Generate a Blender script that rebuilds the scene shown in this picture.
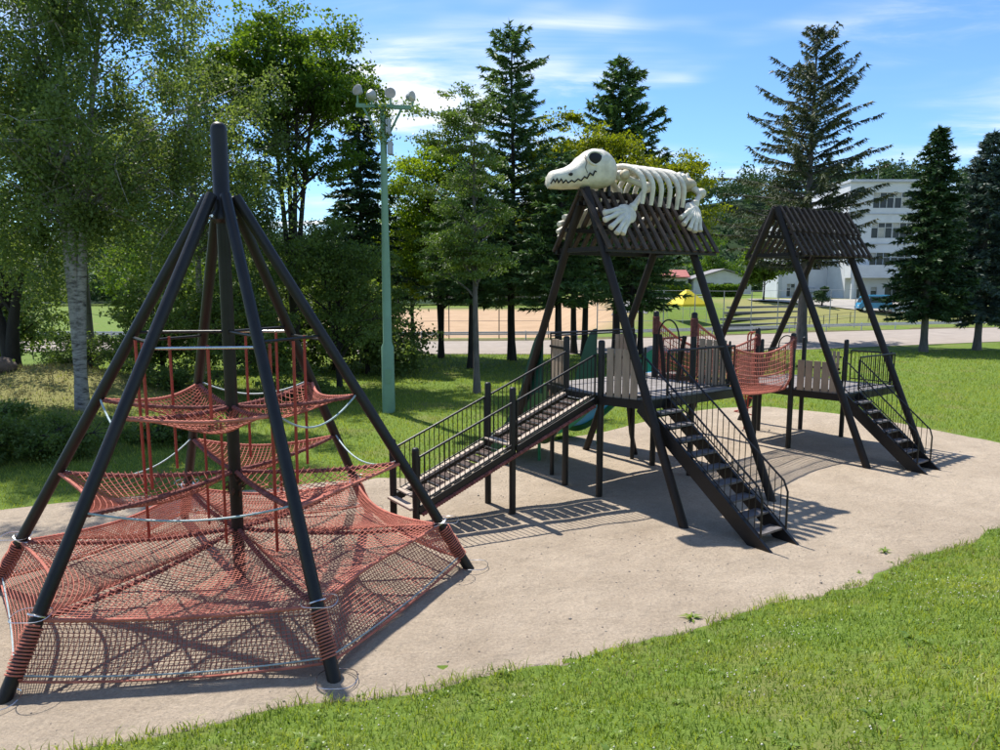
import bpy, math, random
import numpy as np
from mathutils import Vector, Matrix, Euler

for o in list(bpy.data.objects):
    bpy.data.objects.remove(o, do_unlink=True)
scene = bpy.context.scene
COL = scene.collection
R = math.radians
PI = math.pi

# ---------------------------------------------------------------- camera, sky, sun, exposure
cam_d = bpy.data.cameras.new('camera')
cam_d.sensor_width = 36.0
cam_d.lens = 25.56
cam_d.clip_start = 0.05
cam_d.clip_end = 6000
cam = bpy.data.objects.new('camera', cam_d)
cam.location = (0, 0, 4.24)
cam.rotation_euler = (R(90 - 7.22), 0, 0)
COL.objects.link(cam)
scene.camera = cam

SUN_EL = R(60.0)
SUN_AZ = math.atan2(-0.58, 0.815)          # from +Y towards +X; the sun stands ahead and to the left
world = bpy.data.worlds.new('World')
scene.world = world
world.use_nodes = True
wn, wl = world.node_tree.nodes, world.node_tree.links
wn.clear()
w_out = wn.new('ShaderNodeOutputWorld')
w_bg = wn.new('ShaderNodeBackground')
w_sky = wn.new('ShaderNodeTexSky')
w_sky.sky_type = 'NISHITA'
w_sky.sun_disc = False
w_sky.sun_elevation = SUN_EL
w_sky.sun_rotation = SUN_AZ
w_sky.altitude = 150
w_sky.air_density = 1.0
w_sky.dust_density = 0.0
w_sky.ozone_density = 3.0
w_bg.inputs['Strength'].default_value = 0.115
# thin cirrus drawn on a high flat layer: direction / height gives its plane coordinates
tc = wn.new('ShaderNodeTexCoord')
sep = wn.new('ShaderNodeSeparateXYZ'); wl.new(tc.outputs['Generated'], sep.inputs[0])
zz = wn.new('ShaderNodeMath'); zz.operation = 'MAXIMUM'; zz.inputs[1].default_value = 0.02
wl.new(sep.outputs['Z'], zz.inputs[0])
za = wn.new('ShaderNodeMath'); za.operation = 'ADD'; za.inputs[1].default_value = 0.10
wl.new(zz.outputs[0], za.inputs[0])
dx = wn.new('ShaderNodeMath'); dx.operation = 'DIVIDE'; wl.new(sep.outputs['X'], dx.inputs[0]); wl.new(za.outputs[0], dx.inputs[1])
dy = wn.new('ShaderNodeMath'); dy.operation = 'DIVIDE'; wl.new(sep.outputs['Y'], dy.inputs[0]); wl.new(za.outputs[0], dy.inputs[1])
cmb = wn.new('ShaderNodeCombineXYZ'); wl.new(dx.outputs[0], cmb.inputs[0]); wl.new(dy.outputs[0], cmb.inputs[1])
def cloud_layer(rot, scl, off, detail, dist, lo, hi):
    mp = wn.new('ShaderNodeMapping'); mp.inputs['Rotation'].default_value = (0, 0, R(rot))
    mp.inputs['Scale'].default_value = scl; mp.inputs['Location'].default_value = off
    wl.new(cmb.outputs[0], mp.inputs[0])
    ns = wn.new('ShaderNodeTexNoise'); ns.inputs['Scale'].default_value = 1.0
    ns.inputs['Detail'].default_value = detail; ns.inputs['Roughness'].default_value = 0.62
    ns.inputs['Distortion'].default_value = dist
    wl.new(mp.outputs[0], ns.inputs['Vector'])
    mr = wn.new('ShaderNodeMapRange'); mr.inputs['From Min'].default_value = lo; mr.inputs['From Max'].default_value = hi
    mr.interpolation_type = 'SMOOTHSTEP'
    wl.new(ns.outputs['Fac'], mr.inputs['Value'])
    return mr.outputs[0]
c_big = cloud_layer(20, (0.42, 0.60, 1), (4.3, 1.7, 0), 4, 0.3, 0.43, 0.66)
c_str = cloud_layer(24, (0.75, 2.4, 1), (1.1, 0.35, 0), 10, 1.1, 0.34, 0.72)
cm = wn.new('ShaderNodeMath'); cm.operation = 'MULTIPLY'; wl.new(c_big, cm.inputs[0]); wl.new(c_str, cm.inputs[1])
cs = wn.new('ShaderNodeMath'); cs.operation = 'MULTIPLY'; cs.inputs[1].default_value = 1.6; cs.use_clamp = True
wl.new(cm.outputs[0], cs.inputs[0])
tint = wn.new('ShaderNodeMix'); tint.data_type = 'RGBA'; tint.blend_type = 'MULTIPLY'
tint.inputs['Factor'].default_value = 1.0
wl.new(w_sky.outputs[0], tint.inputs['A']); tint.inputs['B'].default_value = (0.76, 0.98, 1.20, 1)
mx = wn.new('ShaderNodeMix'); mx.data_type = 'RGBA'
wl.new(cs.outputs[0], mx.inputs['Factor'])
wl.new(tint.outputs['Result'], mx.inputs['A'])
mx.inputs['B'].default_value = (6.8, 7.1, 7.6, 1)
wl.new(mx.outputs['Result'], w_bg.inputs['Color'])
wl.new(w_bg.outputs[0], w_out.inputs[0])

sun_d = bpy.data.lights.new('sun', 'SUN')
sun_d.energy = 5.0
sun_d.angle = R(0.55)
sun_d.color = (1.0, 0.95, 0.87)
sun = bpy.data.objects.new('sun', sun_d)
to_sun = Vector((math.sin(SUN_AZ) * math.cos(SUN_EL), math.cos(SUN_AZ) * math.cos(SUN_EL), math.sin(SUN_EL)))
sun.rotation_euler = to_sun.to_track_quat('Z', 'Y').to_euler()
sun.location = (-20, 30, 50)
COL.objects.link(sun)

vs = scene.view_settings
vs.view_transform = 'Standard'; vs.look = 'None'; vs.exposure = 0.58; vs.gamma = 1.0
vs.use_curve_mapping = False
scene.cycles.max_bounces = 6
scene.cycles.diffuse_bounces = 3
scene.cycles.transmission_bounces = 4
scene.cycles.transparent_max_bounces = 4
scene.cycles.use_denoising = True

# ---------------------------------------------------------------- helpers: materials
MATS = {}
def principled(name):
    m = bpy.data.materials.new(name); m.use_nodes = True
    n, l = m.node_tree.nodes, m.node_tree.links
    return m, n, l, n['Principled BSDF']

def pm(name, col, rough=0.6, var=0.25, scale=6.0, bump=0.15, bscale=40.0, metallic=0.0, spec=0.5, col2=None, stretch=(1, 1, 1), bdist=0.01):
    """procedural surface: colour mottled by noise in world space, fine bump"""
    if name in MATS: return MATS[name]
    m, n, l, b = principled(name)
    geo = n.new('ShaderNodeNewGeometry')
    mp = n.new('ShaderNodeMapping'); mp.inputs['Scale'].default_value = stretch
    l.new(geo.outputs['Position'], mp.inputs[0])
    ns = n.new('ShaderNodeTexNoise'); ns.inputs['Scale'].default_value = scale; ns.inputs['Detail'].default_value = 6
    ns.inputs['Roughness'].default_value = 0.65
    l.new(mp.outputs[0], ns.inputs['Vector'])
    rp = n.new('ShaderNodeValToRGB')
    c2 = col2 or tuple(min(1, c * (1 + var)) for c in col)
    c1 = tuple(c * (1 - var) for c in col)
    rp.color_ramp.elements[0].position = 0.32; rp.color_ramp.elements[0].color = (*c1, 1)
    rp.color_ramp.elements[1].position = 0.68; rp.color_ramp.elements[1].color = (*c2, 1)
    l.new(ns.outputs['Fac'], rp.inputs[0])
    l.new(rp.outputs[0], b.inputs['Base Color'])
    rr = n.new('ShaderNodeMapRange'); rr.inputs['To Min'].default_value = max(0.05, rough - 0.12); rr.inputs['To Max'].default_value = min(1, rough + 0.12)
    l.new(ns.outputs['Fac'], rr.inputs['Value']); l.new(rr.outputs[0], b.inputs['Roughness'])
    b.inputs['Metallic'].default_value = metallic
    b.inputs['Specular IOR Level'].default_value = spec
    if bump > 0:
        n2 = n.new('ShaderNodeTexNoise'); n2.inputs['Scale'].default_value = bscale; n2.inputs['Detail'].default_value = 5
        l.new(mp.outputs[0], n2.inputs['Vector'])
        bp = n.new('ShaderNodeBump'); bp.inputs['Strength'].default_value = bump; bp.inputs['Distance'].default_value = bdist
        l.new(n2.outputs['Fac'], bp.inputs['Height']); l.new(bp.outputs[0], b.inputs['Normal'])
    MATS[name] = m
    return m

def leaf_mat(name, dark, light, trans=0.35, tcol=None, rough=0.5, spec=0.35):
    """leaf: hue differs from leaf to leaf (face attribute), some light comes through"""
    if name in MATS: return MATS[name]
    m, n, l, b = principled(name)
    at = n.new('ShaderNodeAttribute'); at.attribute_name = 'tone'
    rp = n.new('ShaderNodeValToRGB')
    rp.color_ramp.elements[0].color = (*dark, 1); rp.color_ramp.elements[1].color = (*light, 1)
    l.new(at.outputs['Fac'], rp.inputs[0])
    l.new(rp.outputs[0], b.inputs['Base Color'])
    b.inputs['Roughness'].default_value = rough
    b.inputs['Specular IOR Level'].default_value = spec
    tr = n.new('ShaderNodeBsdfTranslucent')
    hs = n.new('ShaderNodeMix'); hs.data_type = 'RGBA'; hs.blend_type = 'MULTIPLY'; hs.inputs['Factor'].default_value = 1
    l.new(rp.outputs[0], hs.inputs['A']); hs.inputs['B'].default_value = (*(tcol or (1.9, 1.7, 0.7)), 1)
    l.new(hs.outputs['Result'], tr.inputs['Color'])
    ms = n.new('ShaderNodeMixShader'); ms.inputs[0].default_value = trans
    l.new(b.outputs[0], ms.inputs[1]); l.new(tr.outputs[0], ms.inputs[2])
    out = n['Material Output']; l.new(ms.outputs[0], out.inputs[0])
    MATS[name] = m
    return m

# ---------------------------------------------------------------- helpers: meshes and objects
class MB:
    """collects shapes that become ONE mesh"""
    def __init__(s): s.v = []; s.f = []
    def add(s, vs, fs):
        o = len(s.v); s.v.extend(tuple(map(float, p)) for p in vs); s.f.extend(tuple(i + o for i in f) for f in fs); return s
    def box(s, c, d, rz=0.0, m=None):
        hx, hy, hz = d[0] / 2, d[1] / 2, d[2] / 2
        q = m or Matrix.Rotation(rz, 3, 'Z')
        vs = [q @ Vector((x, y, z)) + Vector(c) for x in (-hx, hx) for y in (-hy, hy) for z in (-hz, hz)]
        return s.add(vs, [(0, 1, 3, 2), (4, 6, 7, 5), (0, 4, 5, 1), (2, 3, 7, 6), (0, 2, 6, 4), (1, 5, 7, 3)])
    def cbox(s, c, d, ch=0.01, rz=0.0):
        """box with chamfered vertical and horizontal edges"""
        hx, hy, hz = d[0] / 2, d[1] / 2, d[2] / 2
        q = Matrix.Rotation(rz, 3, 'Z'); vs = []
        rings = [(-hz, ch), (-hz + ch, 0), (hz - ch, 0), (hz, ch)]
        for z, i in rings:
            x, y = hx - i, hy - i; k = ch * 0.7
            for px, py in ((-x + k, -y), (x - k, -y), (x, -y + k), (x, y - k), (x - k, y), (-x + k, y), (-x, y - k), (-x, -y + k)):
                vs.append(q @ Vector((px, py, z)) + Vector(c))
        fs = []
        for r in range(3):
            for j in range(8):
                fs.append((r * 8 + j, r * 8 + (j + 1) % 8, (r + 1) * 8 + (j + 1) % 8, (r + 1) * 8 + j))
        fs.append(tuple(range(7, -1, -1))); fs.append(tuple(range(24, 32)))
        return s.add(vs, fs)
    def bar(s, p0, p1, w, h, up=(0, 0, 1)):
        p0, p1 = Vector(p0), Vector(p1); d = p1 - p0; L = d.length
        x = d.normalized(); u = Vector(up)
        if abs(x.dot(u)) > 0.98: u = Vector((0, 1, 0))
        y = u.cross(x).normalized(); z = x.cross(y)
        m = Matrix((x, y, z)).transposed()
        return s.box((p0 + p1) / 2, (L, w, h), m=m)
    def tube(s, pts, r, n=8, cap=True):
        pts = [Vector(p) for p in pts]; k = len(pts)
        rs = r if hasattr(r, '__len__') else [r] * k
        o = len(s.v); ref = None
        for i, p in enumerate(pts):
            t = (pts[min(i + 1, k - 1)] - pts[max(i - 1, 0)])
            t = t.normalized() if t.length > 1e-9 else Vector((0, 0, 1))
            if ref is None: ref = Vector((0, 0, 1)) if abs(t.z) < 0.9 else Vector((1, 0, 0))
            a = (ref - t * ref.dot(t)).normalized(); b = t.cross(a); ref = a
            for j in range(n):
                th = 2 * PI * j / n
                q = p + (a * math.cos(th) + b * math.sin(th)) * rs[i]
                s.v.append(tuple(q))
        for i in range(k - 1):
            for j in range(n):
                s.f.append((o + i * n + j, o + i * n + (j + 1) % n, o + (i + 1) * n + (j + 1) % n, o + (i + 1) * n + j))
        if cap:
            s.f.append(tuple(o + j for j in range(n - 1, -1, -1))); s.f.append(tuple(o + (k - 1) * n + j for j in range(n)))
        return s
    def lathe(s, prof, c=(0, 0, 0), n=16, m=None):
        o = len(s.v); q = m or Matrix.Identity(3)
        for r, z in prof:
            for j in range(n):
                th = 2 * PI * j / n
                s.v.append(tuple(q @ Vector((r * math.cos(th), r * math.sin(th), z)) + Vector(c)))
        for i in range(len(prof) - 1):
            for j in range(n):
                s.f.append((o + i * n + j, o + i * n + (j + 1) % n, o + (i + 1) * n + (j + 1) % n, o + (i + 1) * n + j))
        s.f.append(tuple(o + j for j in range(n - 1, -1, -1))); s.f.append(tuple(o + (len(prof) - 1) * n + j for j in range(n)))
        return s
    def ell(s, c, r, n=12, k=8, m=None):
        prof = []
        q = (m or Matrix.Identity(3)) @ Matrix.Diagonal(Vector(r))
        for i in range(k + 1):
            a = -PI / 2 + PI * i / k
            prof.append((max(1e-3, math.cos(a)), math.sin(a)))
        return s.lathe(prof, c, n, q)
    def prism(s, poly, y0, y1, axis='y'):
        """extrude a polygon (2-D list) between two values of the third axis"""
        n = len(poly)
        def P3(p, t): return {'y': (p[0], t, p[1]), 'x': (t, p[0], p[1]), 'z': (p[0], p[1], t)}[axis]
        vs = [P3(p, y0) for p in poly] + [P3(p, y1) for p in poly]
        fs = [tuple(range(n)), tuple(range(2 * n - 1, n - 1, -1))]
        for i in range(n): fs.append((i, i + n, (i + 1) % n + n, (i + 1) % n))
        return s.add(vs, fs)
    def build(s, name, mat, parent=None, smooth=False, fix=True):
        me = bpy.data.meshes.new(name); me.from_pydata(s.v, [], s.f); me.validate(); me.update()
        if fix:
            import bmesh
            bm = bmesh.new(); bm.from_mesh(me); bmesh.ops.recalc_face_normals(bm, faces=bm.faces); bm.to_mesh(me); bm.free()
        return link(name, me, mat, parent, smooth)

def link(name, me, mat, parent=None, smooth=False):
    if mat is not None and len(me.materials) == 0: me.materials.append(mat)
    if smooth:
        me.polygons.foreach_set('use_smooth', [True] * len(me.polygons))
        try: me.set_sharp_from_angle(angle=R(42))
        except Exception: pass
    o = bpy.data.objects.new(name, me); COL.objects.link(o)
    if parent: o.parent = parent
    return o

UNIT = {}
def unit_mesh(kind, mat):
    key = (kind, mat.name)
    if key not in UNIT:
        b = MB()
        if kind == 'box': b.box((0, 0, 0), (1, 1, 1))
        elif kind == 'cyl': b.lathe([(0.5, -0.5), (0.5, 0.5)], n=8)
        me = bpy.data.meshes.new(kind + '_piece'); me.from_pydata(b.v, [], b.f); me.update()
        me.materials.append(mat)
        if kind == 'cyl':
            me.polygons.foreach_set('use_smooth', [True] * len(me.polygons)); me.set_sharp_from_angle(angle=R(42))
        UNIT[key] = me
    return UNIT[key]

def piece(name, p0, p1, w, h, mat, parent, kind='box', up=(0, 0, 1)):
    """a straight bar from p0 to p1 as an object of its own that shares its mesh with its likes"""
    p0, p1 = Vector(p0), Vector(p1); d = p1 - p0; L = d.length
    x = d.normalized(); u = Vector(up)
    if abs(x.dot(u)) > 0.98: u = Vector((0, 1, 0))
    y = u.cross(x).normalized(); z = x.cross(y)
    if kind == 'cyl': rot = Matrix((y, z, x)).transposed().to_4x4(); S = Matrix.Diagonal((w, h, L, 1))
    else: rot = Matrix((x, y, z)).transposed().to_4x4(); S = Matrix.Diagonal((L, w, h, 1))
    o = bpy.data.objects.new(name, unit_mesh(kind, mat)); COL.objects.link(o)
    o.parent = parent
    o.matrix_local = Matrix.Translation((p0 + p1) / 2) @ rot @ S
    return o

def thing(name, label, cat, loc=(0, 0, 0), rz=0.0, group=None):
    o = bpy.data.objects.new(name, None); COL.objects.link(o)
    o.empty_display_size = 0.3
    o.location = loc; o.rotation_euler = (0, 0, rz)
    return tag(o, label, cat, group)
def tag(o, label=None, cat=None, group=None, kind=None):
    if label: o['label'] = label
    if cat: o['category'] = cat
    if group: o['group'] = group
    if kind: o['kind'] = kind
    return o

def np_mesh(name, verts, faces_flat, n_per, mat, parent=None, tone=None, smooth=False):
    """fast mesh from numpy arrays: faces all with n_per corners"""
    me = bpy.data.meshes.new(name)
    nv = len(verts); nf = len(faces_flat) // n_per
    me.vertices.add(nv); me.vertices.foreach_set('co', np.asarray(verts, dtype=np.float32).ravel())
    me.loops.add(nf * n_per); me.loops.foreach_set('vertex_index', np.asarray(faces_flat, dtype=np.int32).ravel())
    me.polygons.add(nf)
    me.polygons.foreach_set('loop_start', np.arange(0, nf * n_per, n_per, dtype=np.int32))
    try: me.polygons.foreach_set('loop_total', np.full(nf, n_per, dtype=np.int32))
    except Exception: pass
    if smooth: me.polygons.foreach_set('use_smooth', np.ones(nf, dtype=bool))
    me.update(calc_edges=True)
    if tone is not None:
        a = me.attributes.new('tone', 'FLOAT', 'FACE'); a.data.foreach_set('value', np.asarray(tone, dtype=np.float32))
    if mat: me.materials.append(mat)
    o = bpy.data.objects.new(name, me); COL.objects.link(o)
    if parent: o.parent = parent
    return o

def strands(lines, r, n=3):
    """many thin cords (lists of points) -> verts, quad faces"""
    V, F = [], []; o = 0
    for ln in lines:
        p = np.asarray(ln, dtype=np.float64); k = len(p)
        if k < 2: continue
        t = np.gradient(p, axis=0); t /= np.linalg.norm(t, axis=1)[:, None] + 1e-12
        ref = np.array([0.0, 0, 1]) if abs(t[0, 2]) < 0.8 else np.array([1.0, 0, 0])
        a = np.cross(t, ref); a /= np.linalg.norm(a, axis=1)[:, None] + 1e-12
        b = np.cross(t, a)
        ring = np.stack([p + r * (math.cos(2 * PI * j / n) * a + math.sin(2 * PI * j / n) * b) for j in range(n)], 1)
        V.append(ring.reshape(-1, 3))
        i = np.arange(k - 1)[:, None] * n; j = np.arange(n)[None, :]
        q = np.stack([o + i + j, o + i + (j + 1) % n, o + i + n + (j + 1) % n, o + i + n + j], -1).reshape(-1)
        F.append(q); o += k * n
    return np.concatenate(V), np.concatenate(F)
def net(name, lines, r, mat, parent):
    v, f = strands(lines, r); return np_mesh(name, v, f, 4, mat, parent, smooth=True)
# ---------------------------------------------------------------- the ground
rng = np.random.default_rng(7)
def vnoise(x, y, seed=0):
    """smooth value noise on arrays"""
    x = np.asarray(x, dtype=np.float64); y = np.asarray(y, dtype=np.float64)
    xi = np.floor(x).astype(np.int64); yi = np.floor(y).astype(np.int64)
    fx, fy = x - xi, y - yi; fx = fx * fx * (3 - 2 * fx); fy = fy * fy * (3 - 2 * fy)
    def h(a, b):
        n = (a * 374761393 + b * 668265263 + seed * 1442695041) & 0xffffffff
        n = ((n ^ (n >> 13)) * 1274126177) & 0xffffffff
        return ((n ^ (n >> 16)) & 0xffff) / 65535.0
    return (h(xi, yi) * (1 - fx) + h(xi + 1, yi) * fx) * (1 - fy) + (h(xi, yi + 1) * (1 - fx) + h(xi + 1, yi + 1) * fx) * fy
def fbm(x, y, seed=0, o=4):
    s = 0; a = 0.5
    for i in range(o): s = s + a * vnoise(x * 2 ** i, y * 2 ** i, seed + i * 17); a *= 0.5
    return s
def sstep(e0, e1, x):
    t = np.clip((np.asarray(x, dtype=np.float64) - e0) / (e1 - e0), 0, 1); return t * t * (3 - 2 * t)

# sand pit outline (metres); star-shaped about SC
SC = np.array([1.0, 13.0])
SAND = np.array([(8.9, 12.21), (13.2, 15.2), (13.9, 18.0), (12.9, 20.6), (11.5, 23.0), (8.9, 24.95), (6.2, 23.6), (3.54, 20.56), (0.52, 18.0), (-1.6, 15.3),
                 (-5.0, 14.3), (-9.5, 13.1), (-12.0, 10.5), (-10.8, 6.6), (-7.2, 5.1), (-4.06, 6.05), (-1.75, 6.83), (0.0, 7.31), (1.6, 7.95), (3.29, 8.87), (6.2, 10.55)])
_ang = np.arctan2(SAND[:, 1] - SC[1], SAND[:, 0] - SC[0]); _rad = np.hypot(SAND[:, 0] - SC[0], SAND[:, 1] - SC[1])
_o = np.argsort(_ang); _ang, _rad = _ang[_o], _rad[_o]
def sand_r(th):
    th = (np.asarray(th) + PI) % (2 * PI) - PI
    a = np.concatenate([_ang - 2 * PI, _ang, _ang + 2 * PI]); r = np.concatenate([_rad] * 3)
    base = np.interp(th, a, r)
    for d in (-0.05, 0.05): base = base + np.interp(th + d, a, r)
    return base / 3
def sand_in(x, y):
    """metres (roughly) inside the sand outline; negative outside"""
    dx, dy = x - SC[0], y - SC[1]
    return sand_r(np.arctan2(dy, dx)) - np.hypot(dx, dy)
EDGE = np.array([(-60, -14), (-20, 0.5), (-10, 4.0), (-7.2, 5.0), (-4.06, 6.05), (-1.75, 6.83), (0, 7.31), (3.29, 8.87), (8.9, 12.21), (13.2, 15.0), (20, 17.2), (40, 21), (90, 28)], dtype=float)
def bank_d(x, y):
    """distance on the camera's side of the bank foot (negative beyond it)"""
    x = np.asarray(x, dtype=float); y = np.asarray(y, dtype=float)
    best = np.full(x.shape, 1e9); sg = np.ones(x.shape)
    for (x0, y0), (x1, y1) in zip(EDGE[:-1], EDGE[1:]):
        ex, ey = x1 - x0, y1 - y0; L2 = ex * ex + ey * ey
        t = np.clip(((x - x0) * ex + (y - y0) * ey) / L2, 0, 1)
        d = np.hypot(x - x0 - t * ex, y - y0 - t * ey)
        c = (x - x0) * ey - (y - y0) * ex
        m = d < best; best = np.where(m, d, best); sg = np.where(m, np.sign(c), sg)
    return best * sg
ROAD_N = np.array([(-120, 52), (-40, 46), (-8, 43.6), (8, 43.4), (20, 46.5), (30, 50.5), (45, 56), (120, 74)], dtype=float)
ROAD_F = np.array([(-120, 60), (-40, 54.5), (-10, 53), (6, 54.5), (16, 58.5), (26, 63.0), (42, 69), (120, 88)], dtype=float)
def ground_z(x, y):
    x = np.asarray(x, dtype=float); y = np.asarray(y, dtype=float)
    d = bank_d(x, y)
    dd = np.maximum(d, 0)
    z = np.where(d > 0, 0.385 * (np.sqrt(dd * dd + 0.3) - math.sqrt(0.3)), 0)
    z = np.minimum(z, 2.62)
    z = z + sstep(0.0, 0.5, d) * (fbm(x * 0.9, y * 0.9, 3) - 0.5) * 0.16
    # lawn swells, grassy mound on the left
    lawn = sstep(0.3, 3.0, -sand_in(x, y)) * (1 - sstep(36, 43, y)) * (d < 0)
    z = z + lawn * (fbm(x * 0.16, y * 0.16, 5) - 0.47) * 0.35
    z = z + 1.35 * np.exp(-(((x + 16.5) / 5.0) ** 2 + ((y - 25.0) / 4.2) ** 2)) * (d < 0)
    z = z + 0.55 * np.exp(-(((x + 12.5) / 2.6) ** 2 + ((y - 19.2) / 2.0) ** 2)) * (d < 0)
    # beyond the road: a lower dirt ground on the left, a rising slope with the school on the right
    yf = np.interp(x, ROAD_F[:, 0], ROAD_F[:, 1])
    beyond = y - yf
    right = sstep(4, 15, x - 0.04 * (y - 60))
    z = z + (1 - right) * (-1.0) * sstep(2.5, 14, beyond)
    z = z + right * (2.5 * sstep(2, 19, beyond) - 0.9 * np.exp(-(((x - 18.5) / 5) ** 2 + ((y - 71) / 5) ** 2)))
    z = np.where(sand_in(x, y) > 0, -0.09 * sstep(0.55, 1.2, sand_in(x, y)), z)
    return z

def axis(lo, hi, step, far_lo, far_hi, g=1.16):
    a = list(np.arange(lo, hi + 1e-6, step)); s = step
    while a[-1] < far_hi: s *= g; a.append(a[-1] + s)
    s = step; b = [lo]
    while b[-1] > far_lo: s *= g; b.append(b[-1] - s)
    return np.array(b[:0:-1] + a)
GX = axis(-16, 18, 0.35, -2500, 2500); GY = axis(-3, 30, 0.35, -300, 3000, 1.13)
gx, gy = np.meshgrid(GX, GY); gz = ground_z(gx, gy)
gv = np.stack([gx, gy, gz], -1).reshape(-1, 3)
nx, ny = len(GX), len(GY)
ii, jj = np.meshgrid(np.arange(nx - 1), np.arange(ny - 1)); k0 = (jj * nx + ii).ravel()
gf = np.stack([k0, k0 + 1, k0 + 1 + nx, k0 + nx], -1).ravel()

def ground_material():
    m, n, l, b = principled('grass_ground')
    geo = n.new('ShaderNodeNewGeometry')
    def noise(s, d=5, ro=0.6):
        t = n.new('ShaderNodeTexNoise'); t.inputs['Scale'].default_value = s; t.inputs['Detail'].default_value = d; t.inputs['Roughness'].default_value = ro
        l.new(geo.outputs['Position'], t.inputs['Vector']); return t.outputs['Fac']
    r1 = n.new('ShaderNodeValToRGB'); e = r1.color_ramp.elements
    e[0].position = 0.3; e[0].color = (0.062, 0.110, 0.014, 1); e[1].position = 0.7; e[1].color = (0.175, 0.245, 0.042, 1)
    l.new(noise(9, 8, 0.75), r1.inputs[0])
    r2 = n.new('ShaderNodeValToRGB'); e = r2.color_ramp.elements
    e[0].position = 0.52; e[0].color = (0, 0, 0, 1); e[1].position = 0.72; e[1].color = (1, 1, 1, 1)
    l.new(noise(0.55, 6, 0.65), r2.inputs[0])
    dry = n.new('ShaderNodeMix'); dry.data_type = 'RGBA'
    l.new(r2.outputs[0], dry.inputs['Factor']); l.new(r1.outputs[0], dry.inputs['A']); dry.inputs['B'].default_value = (0.185, 0.175, 0.062, 1)
    # dry mown grass on the left mound and on the slope before the school
    at = n.new('ShaderNodeAttribute'); at.attribute_name = 'dry'
    d2 = n.new('ShaderNodeMix'); d2.data_type = 'RGBA'
    mm = n.new('ShaderNodeMath'); mm.operation = 'MULTIPLY'; l.new(at.outputs['Fac'], mm.inputs[0]); mm.inputs[1].default_value = 0.8
    l.new(mm.outputs[0], d2.inputs['Factor']); l.new(dry.outputs['Result'], d2.inputs['A']); d2.inputs['B'].default_value = (0.27, 0.24, 0.095, 1)
    # tan dirt sports ground
    at2 = n.new('ShaderNodeAttribute'); at2.attribute_name = 'dirt'
    rd = n.new('ShaderNodeValToRGB'); e = rd.color_ramp.elements
    e[0].position = 0.3; e[0].color = (0.35, 0.235, 0.140, 1); e[1].position = 0.7; e[1].color = (0.45, 0.31, 0.19, 1)
    l.new(noise(0.35, 5), rd.inputs[0])
    d3 = n.new('ShaderNodeMix'); d3.data_type = 'RGBA'
    l.new(at2.outputs['Fac'], d3.inputs['Factor']); l.new(d2.outputs['Result'], d3.inputs['A']); l.new(rd.outputs[0], d3.inputs['B'])
    l.new(d3.outputs['Result'], b.inputs['Base Color'])
    b.inputs['Roughness'].default_value = 0.9; b.inputs['Specular IOR Level'].default_value = 0.15
    bp = n.new('ShaderNodeBump'); bp.inputs['Strength'].default_value = 0.7; bp.inputs['Distance'].default_value = 0.06
    l.new(noise(22, 6, 0.7), bp.inputs['Height']); l.new(bp.outputs[0], b.inputs['Normal'])
    return m
def dry_f(x, y):
    a = np.exp(-(((x + 16.0) / 5.2) ** 2 + ((y - 23.6) / 3.6) ** 2))
    yf = np.interp(x, ROAD_F[:, 0], ROAD_F[:, 1])
    b = sstep(3, 7, y - yf) * (1 - sstep(24, 30, y - yf)) * sstep(22, 27, x) * (0.4 + 0.9 * fbm(x * .12, y * .12, 9))
    return np.clip(a * 1.2 + b, 0, 1)
def dirt_f(x, y):
    yf = np.interp(x, ROAD_F[:, 0], ROAD_F[:, 1])
    e = 3 * (fbm(x * .1, y * .1, 12) - .5)
    return sstep(8, 12, y - yf + e) * (1 - sstep(150, 165, y)) * (1 - sstep(10, 15, x - 0.06 * (y - 60) + e)) * sstep(-34, -26, x + 0.15 * (y - 60))
GROUND = np_mesh('ground', gv, gf, 4, ground_material(), smooth=True)
tag(GROUND, kind='structure')
for nm, fn in (('dry', dry_f), ('dirt', dirt_f)):
    a = GROUND.data.attributes.new(nm, 'FLOAT', 'POINT'); a.data.foreach_set('value', fn(gv[:, 0], gv[:, 1]).astype(np.float32))

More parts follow.
